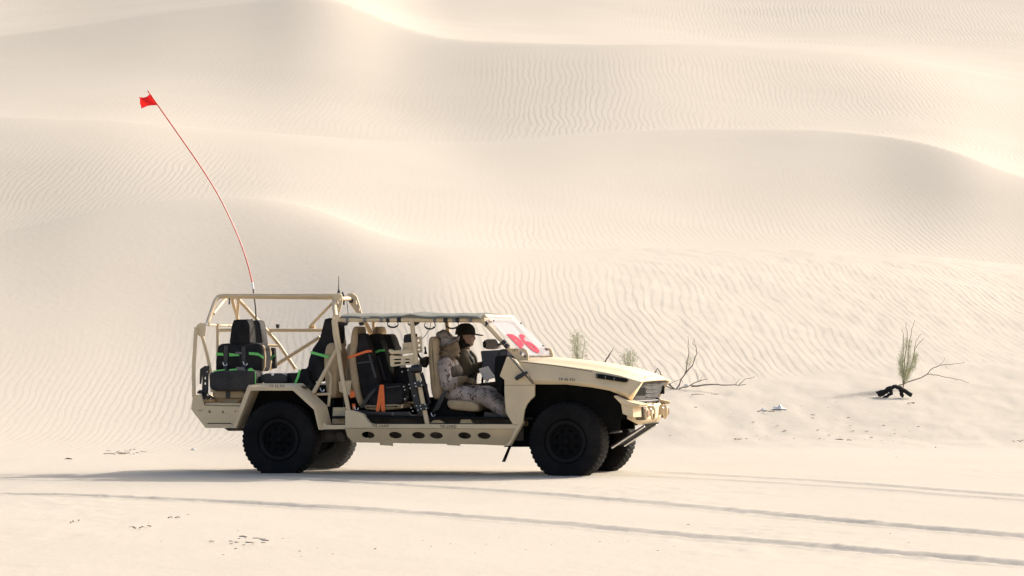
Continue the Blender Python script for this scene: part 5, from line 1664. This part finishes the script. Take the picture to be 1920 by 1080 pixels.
    for k in kids: k.parent = body
    tag(body, 'driver in dark peaked cap and olive jacket reaching for the wheel', 'person')
driver()

# ------------------------------------------------------------------ shrubs, dead branches, litter on the sand
def Q(u, v, d):
    r = ray(u, v)
    return CAM + r * (d / r.y)
def thing(name, label, cat, base, group=None):
    e = empty(name, base); tag(e, label, cat, group); return e
def local(o, base):
    o.data.transform(Matrix.Translation(-Vector(base))); return o
def wob(pts, k=3, amp=0.012):
    out = []
    for a_, b_ in zip(pts[:-1], pts[1:]):
        for t in range(k):
            p = a_.lerp(b_, t / k)
            if t: p = p + Vector((random.uniform(-amp, amp), random.uniform(-amp, amp), random.uniform(-amp, amp)))
            out.append(p)
    out.append(pts[-1]); return out
def branch(root, base, px, d, r0, r1, m='bark', name='branch', dd=0.0):
    r0, r1 = (r0, r1) if m == 'char' else (r0 * 0.72, r1 * 0.72)
    pts = wob([Q(u, v, d + dd * i) for i, (u, v) in enumerate(px)])
    rs = [r0 + (r1 - r0) * i / (len(pts) - 1) for i in range(len(pts))]
    o = MB().tube(pts, rs, 7).build(name, M[m], root)
    return local(o, base)
def foliage(root, base, stems, d, n, spread, ln=0.05):
    """Wispy needles along upright sprigs."""
    vs, fs = [], []
    for _ in range(n):
        s = random.choice(stems)
        t = random.random()
        k = t * (len(s) - 1); i = min(int(k), len(s) - 2)
        u = s[i][0] + (s[i + 1][0] - s[i][0]) * (k - i); v = s[i][1] + (s[i + 1][1] - s[i][1]) * (k - i)
        p = Q(u + random.gauss(0, spread), v + random.gauss(0, spread), d + random.gauss(0, 0.10))
        dr = Vector((random.gauss(0, 0.6), random.gauss(0, 0.6), random.uniform(0.1, 1.0))).normalized()
        sd = dr.cross(Vector((random.gauss(0, 1), random.gauss(0, 1), 0.2))).normalized() * random.uniform(0.0010, 0.0022)
        l_ = ln * random.uniform(0.6, 1.5)
        b = len(vs)
        vs += [p - sd, p + sd, p + dr * l_ * 0.6 + sd * 0.8, p + dr * l_]
        fs += [(b, b + 1, b + 2), (b, b + 2, b + 3)]
    o = MB().add(vs, fs).build('foliage', M['needle'], root, smooth=False)
    o['kind'] = 'stuff'
    return local(o, base)

b0 = place(1692, 733); d0_ = b0.y
sh = thing('desert_shrub', 'upright wispy green shrub beside the charred log at the right', 'shrub', b0)
branch(sh, b0, [(1692, 734), (1695, 700), (1698, 660), (1701, 630), (1699, 605)], d0_, 0.014, 0.004, name='stem')
branch(sh, b0, [(1693, 730), (1700, 690), (1704, 650), (1709, 618), (1715, 600)], d0_, 0.012, 0.003, name='stem')
branch(sh, b0, [(1694, 722), (1706, 695), (1713, 668), (1714, 657)], d0_, 0.011, 0.007, name='stem')
branch(sh, b0, [(1714, 660), (1722, 645), (1733, 634)], d0_, 0.007, 0.003, name='stem')
branch(sh, b0, [(1714, 658), (1717, 640), (1727, 626)], d0_, 0.006, 0.003, name='stem')
branch(sh, b0, [(1693, 720), (1694, 660), (1694, 625), (1690, 617)], d0_, 0.009, 0.003, name='stem')
foliage(sh, b0, [[(1690, 705), (1688, 685), (1692, 662), (1700, 635)], [(1698, 700), (1703, 680), (1704, 660), (1706, 640)], [(1710, 695), (1714, 678), (1716, 664)], [(1694, 712), (1690, 672)], [(1697, 716), (1706, 690)]], d0_, 4200, 2.8, 0.040)
db = place(1683, 727)
dbr = thing('dead_branch', 'bare bent branch reaching right from behind the charred log', 'branch', db)
branch(dbr, db, [(1681, 726), (1700, 717), (1722, 710), (1738, 702), (1747, 692), (1762, 685), (1785, 683), (1809, 679)], db.y, 0.015, 0.004)
branch(dbr, db, [(1738, 702), (1755, 703), (1778, 708), (1798, 712), (1817, 718)], db.y, 0.009, 0.003)
branch(dbr, db, [(1763, 685), (1768, 678), (1771, 670)], db.y, 0.004, 0.002)
branch(dbr, db, [(1772, 686), (1778, 691)], db.y, 0.004, 0.002)
lg = place(1677, 741)
log = thing('charred_log', 'black charred log arching out of the sand under the green shrub', 'log', lg)
branch(log, lg, [(1648, 741), (1655, 736), (1664, 729), (1676, 725), (1688, 727), (1698, 734), (1709, 741)], lg.y - 0.3, 0.030, 0.036, 'char', 'trunk')
branch(log, lg, [(1664, 731), (1655, 740), (1648, 742), (1643, 734)], lg.y - 0.3, 0.034, 0.012, 'char', 'root_fork')
branch(log, lg, [(1668, 731), (1672, 738), (1660, 744), (1649, 748)], lg.y - 0.3, 0.036, 0.012, 'char', 'root_fork')
branch(log, lg, [(1662, 733), (1652, 733), (1643, 735)], lg.y - 0.3, 0.025, 0.008, 'char', 'root_fork')
branch(log, lg, [(1690, 729), (1690, 738), (1694, 743)], lg.y - 0.3, 0.036, 0.03, 'char', 'root_fork')

mb0 = place(1267, 731); dm = mb0.y
db2 = thing('dead_bush', 'leafless grey bush with forked stems just ahead of the vehicle', 'bush', mb0)
for px, r0, r1 in (([(1267, 731), (1284, 702.5), (1288, 682), (1292, 659), (1290, 630)], 0.017, 0.004), ([(1284, 702), (1298, 686), (1307, 663), (1305, 650), (1299, 644), (1303, 635)], 0.014, 0.003),
                   ([(1267, 731), (1248, 715), (1238, 702), (1233, 690), (1224, 703), (1220, 712)], 0.016, 0.005), ([(1262, 727), (1246, 712), (1236, 694)], 0.013, 0.006), ([(1233, 690), (1229, 700), (1230, 708)], 0.008, 0.003),
                   ([(1267, 730), (1250, 724), (1232, 720), (1222, 718)], 0.010, 0.005), ([(1273, 729), (1294, 723), (1317, 713), (1327, 710)], 0.015, 0.004), ([(1296, 724), (1332, 721), (1365, 722), (1398, 721)], 0.020, 0.007),
                   ([(1386, 722), (1394, 713), (1415, 706)], 0.009, 0.003), ([(1309, 716), (1306, 700), (1303, 692)], 0.006, 0.002), ([(1311, 715), (1318, 704)], 0.006, 0.002), ([(1305, 650), (1302, 640), (1299, 632)], 0.004, 0.002), ([(1378, 722), (1388, 710)], 0.005, 0.002), ([(1256, 720), (1275, 712), (1280, 716)], 0.006, 0.003), ([(1242, 722), (1262, 730), (1290, 727)], 0.008, 0.004)):
    branch(db2, mb0, px, dm, r0, r1)
foliage(db2, mb0, [[(1288, 690), (1292, 680), (1296, 672)]], dm, 160, 3.0, 0.05)

def wisp(u0, v_base, v_top, spread, n, label):
    b = place(u0, v_base); d = b.y
    e = thing('desert_shrub', label, 'shrub', b)
    st = []
    for k in range(6):
        du = random.uniform(-1, 1) * spread * 2.2
        s = [(u0 + du * 0.3, v_base - 1), (u0 + du * 0.6, (v_base + v_top) / 2), (u0 + du, v_top + random.uniform(0, 12))]
        st.append(s)
        branch(e, b, s, d, 0.007, 0.002, name='stem')
    foliage(e, b, [[s[0], s[1], s[2]] for s in st] , d, n, spread, 0.045)
wisp(1086, 722, 622, 5.0, 2800, 'tall pale green shrub rising behind the middle of the bonnet')
wisp(1179, 724, 654, 4.5, 1800, 'low pale green shrub showing above the front of the bonnet')
wisp(1201, 727, 688, 3.0, 900, 'smallest green tuft just above the bonnet nose')
tw = place(1128, 726)
twg = thing('dead_branch', 'dark dry stick pointing up behind the bonnet between two green shrubs', 'branch', tw)
branch(twg, tw, [(1128, 728), (1134, 680), (1144, 664), (1150, 652)], tw.y, 0.022, 0.004)
branch(twg, tw, [(1133, 690), (1137, 672), (1146, 660)], tw.y, 0.012, 0.004)

# litter: crumpled white scraps, dry clumps and twigs
def scrap(u, v, w_, h_, label):
    b = place(u, v); d = b.y
    mb = MB(); n = 6
    vs, fs = [], []
    for i in range(n + 1):
        for j in range(n + 1):
            x = (i / n - 0.5) * w_ / F * d; y = (j / n - 0.5) * w_ / F * d * 0.8
            rr = max(0.0, 1 - (2 * i / n - 1) ** 2) * max(0.0, 1 - (2 * j / n - 1) ** 2)
            vs.append((x + random.uniform(-.1, .1) * w_ / F * d, y, rr * h_ / F * d * random.uniform(0.2, 2.0) + 0.004))
    for i in range(n):
        for j in range(n):
            k = i * (n + 1) + j
            fs.append((k, k + n + 1, k + n + 2, k + 1))
    o = mb.add(vs, fs).build('litter_scrap', M['paper'], None, smooth=False)
    md = o.modifiers.new('solid', 'SOLIDIFY'); md.thickness = 0.004
    o.location = b
    tag(o, label, 'litter')
scrap(1461, 768, 26, 5, 'crumpled white plastic scrap among dry twigs on the right slope')
scrap(1432, 770, 12, 3, 'small white scrap left of the crumpled plastic on the right slope')
scrap(1287, 725, 9, 3, 'small white scrap under the leafless bush')
scrap(363, 844, 11, 3, 'white scrap on the sand left of the rear wheel')
def clump(u, v, w_, n, label, mat_='debris'):
    b = place(u, v); d = b.y
    e = thing('dry_twig_clump', label, 'twigs', b)
    for k in range(n):
        x0 = random.uniform(-0.5, 0.5) * w_; 
        x1 = x0 + random.uniform(-0.5, 0.5) * w_ * 0.8
        z0 = random.uniform(0, 0.006); z1 = random.uniform(0.0, 0.02)
        y0 = random.uniform(-0.2, 0.2)
        p = [Vector((x0 / F * d, y0, z0)), Vector(((x0 + x1) / 2 / F * d, y0 + random.uniform(-.05, .05), (z0 + z1) / 2 + 0.005)), Vector((x1 / F * d, y0 + random.uniform(-.1, .1), z1))]
        MB().tube(p, [0.006, 0.0045, 0.002], 6).build('twig', M[mat_], e)
clump(1445, 772, 60, 9, 'dry twigs around the white plastic scrap')
clump(1392, 824, 26, 6, 'dark twig clump on the sand right of the front bumper')
clump(1912, 828, 30, 7, 'dark twig clump at the right edge of the photo')
clump(1315, 741, 60, 6, 'thin twigs lying below the leafless bush')
clump(130, 861, 40, 3, 'thin twigs lying left of the vehicle shadow')
clump(235, 852, 60, 6, 'scattered twigs at the foot of the left dune')
clump(268, 989, 34, 3, 'short curved twig in the left foreground')
clump(325, 972, 40, 2, 'long thin twig just below the nearest wheel track')
clump(141, 979, 10, 3, 'tiny dark tuft in the left foreground')
clump(1700, 757, 36, 3, 'thin twig lying below the charred log')
clump(1600, 826, 40, 4, 'sparse twigs on the right slope above the bright flat')

# trampled lumps of crusted sand in the left foreground
def lumps(name, u0, v0, u1, v1, n, label, smin=0.012, smax=0.05):
    vs, fs = [], []
    base = None
    mb = MB()
    for _ in range(n):
        u, v = random.gauss((u0 + u1) / 2, (u1 - u0) / 4), random.gauss((v0 + v1) / 2, (v1 - v0) / 4)
        p = place(u, v)
        base = base or p
        s = random.uniform(smin, smax)
        mb.ell(p - base + Vector((0, 0, s * 0.04)), (s * random.uniform(0.9, 2.2), s * random.uniform(.7, 1.3), s * random.uniform(0.15, 0.35)), 7, 5, Matrix.Rotation(random.uniform(0, 3), 3, 'Z'))
    o = mb.build(name, M['crust'], None)
    o.location = base
    tag(o, label, 'sand crust', kind='stuff')
M['crust'] = mat('sand_crust', (0.50, 0.44, 0.36), 0.95, var=0.12, vscale=20, bump=0.004, bscale=60)
lumps('sand_crust', 410, 1000, 520, 1022, 18, 'trampled crust lumps in the left foreground', 0.008, 0.028)
lumps('sand_crust', 195, 840, 285, 855, 26, 'crusted sand lumps at the foot of the left dune', 0.008, 0.035)
lumps('sand_crust', 1240, 735, 1900, 840, 70, 'scattered crust lumps over the right slope', 0.006, 0.022)
lumps('sand_crust', 0, 960, 1900, 1070, 40, 'sparse crust lumps over the foreground sand', 0.004, 0.010)

# ------------------------------------------------------------------ fine dust stirred up low around the wheels
def dust():
    m = bpy.data.materials.new('thin_dust'); m.use_nodes = True
    t = m.node_tree; t.nodes.clear()
    out = t.nodes.new('ShaderNodeOutputMaterial'); vol = t.nodes.new('ShaderNodeVolumePrincipled')
    vol.inputs['Color'].default_value = (0.93, 0.88, 0.80, 1)
    vol.inputs['Density'].default_value = 0.07
    vol.inputs['Anisotropy'].default_value = 0.3
    t.links.new(vol.outputs[0], out.inputs['Volume'])
    c = VM @ Vector((0.75, 0.0, 0.10))
    o = MB().ell((0, 0, 0), (2.5, 0.95, 0.30), 32, 16).build('dust_cloud', m)
    o.location = c; o.rotation_euler = (0, 0, -TH)
    tag(o, 'thin veil of dust drifting low under the vehicle', 'dust', kind='stuff')
dust()
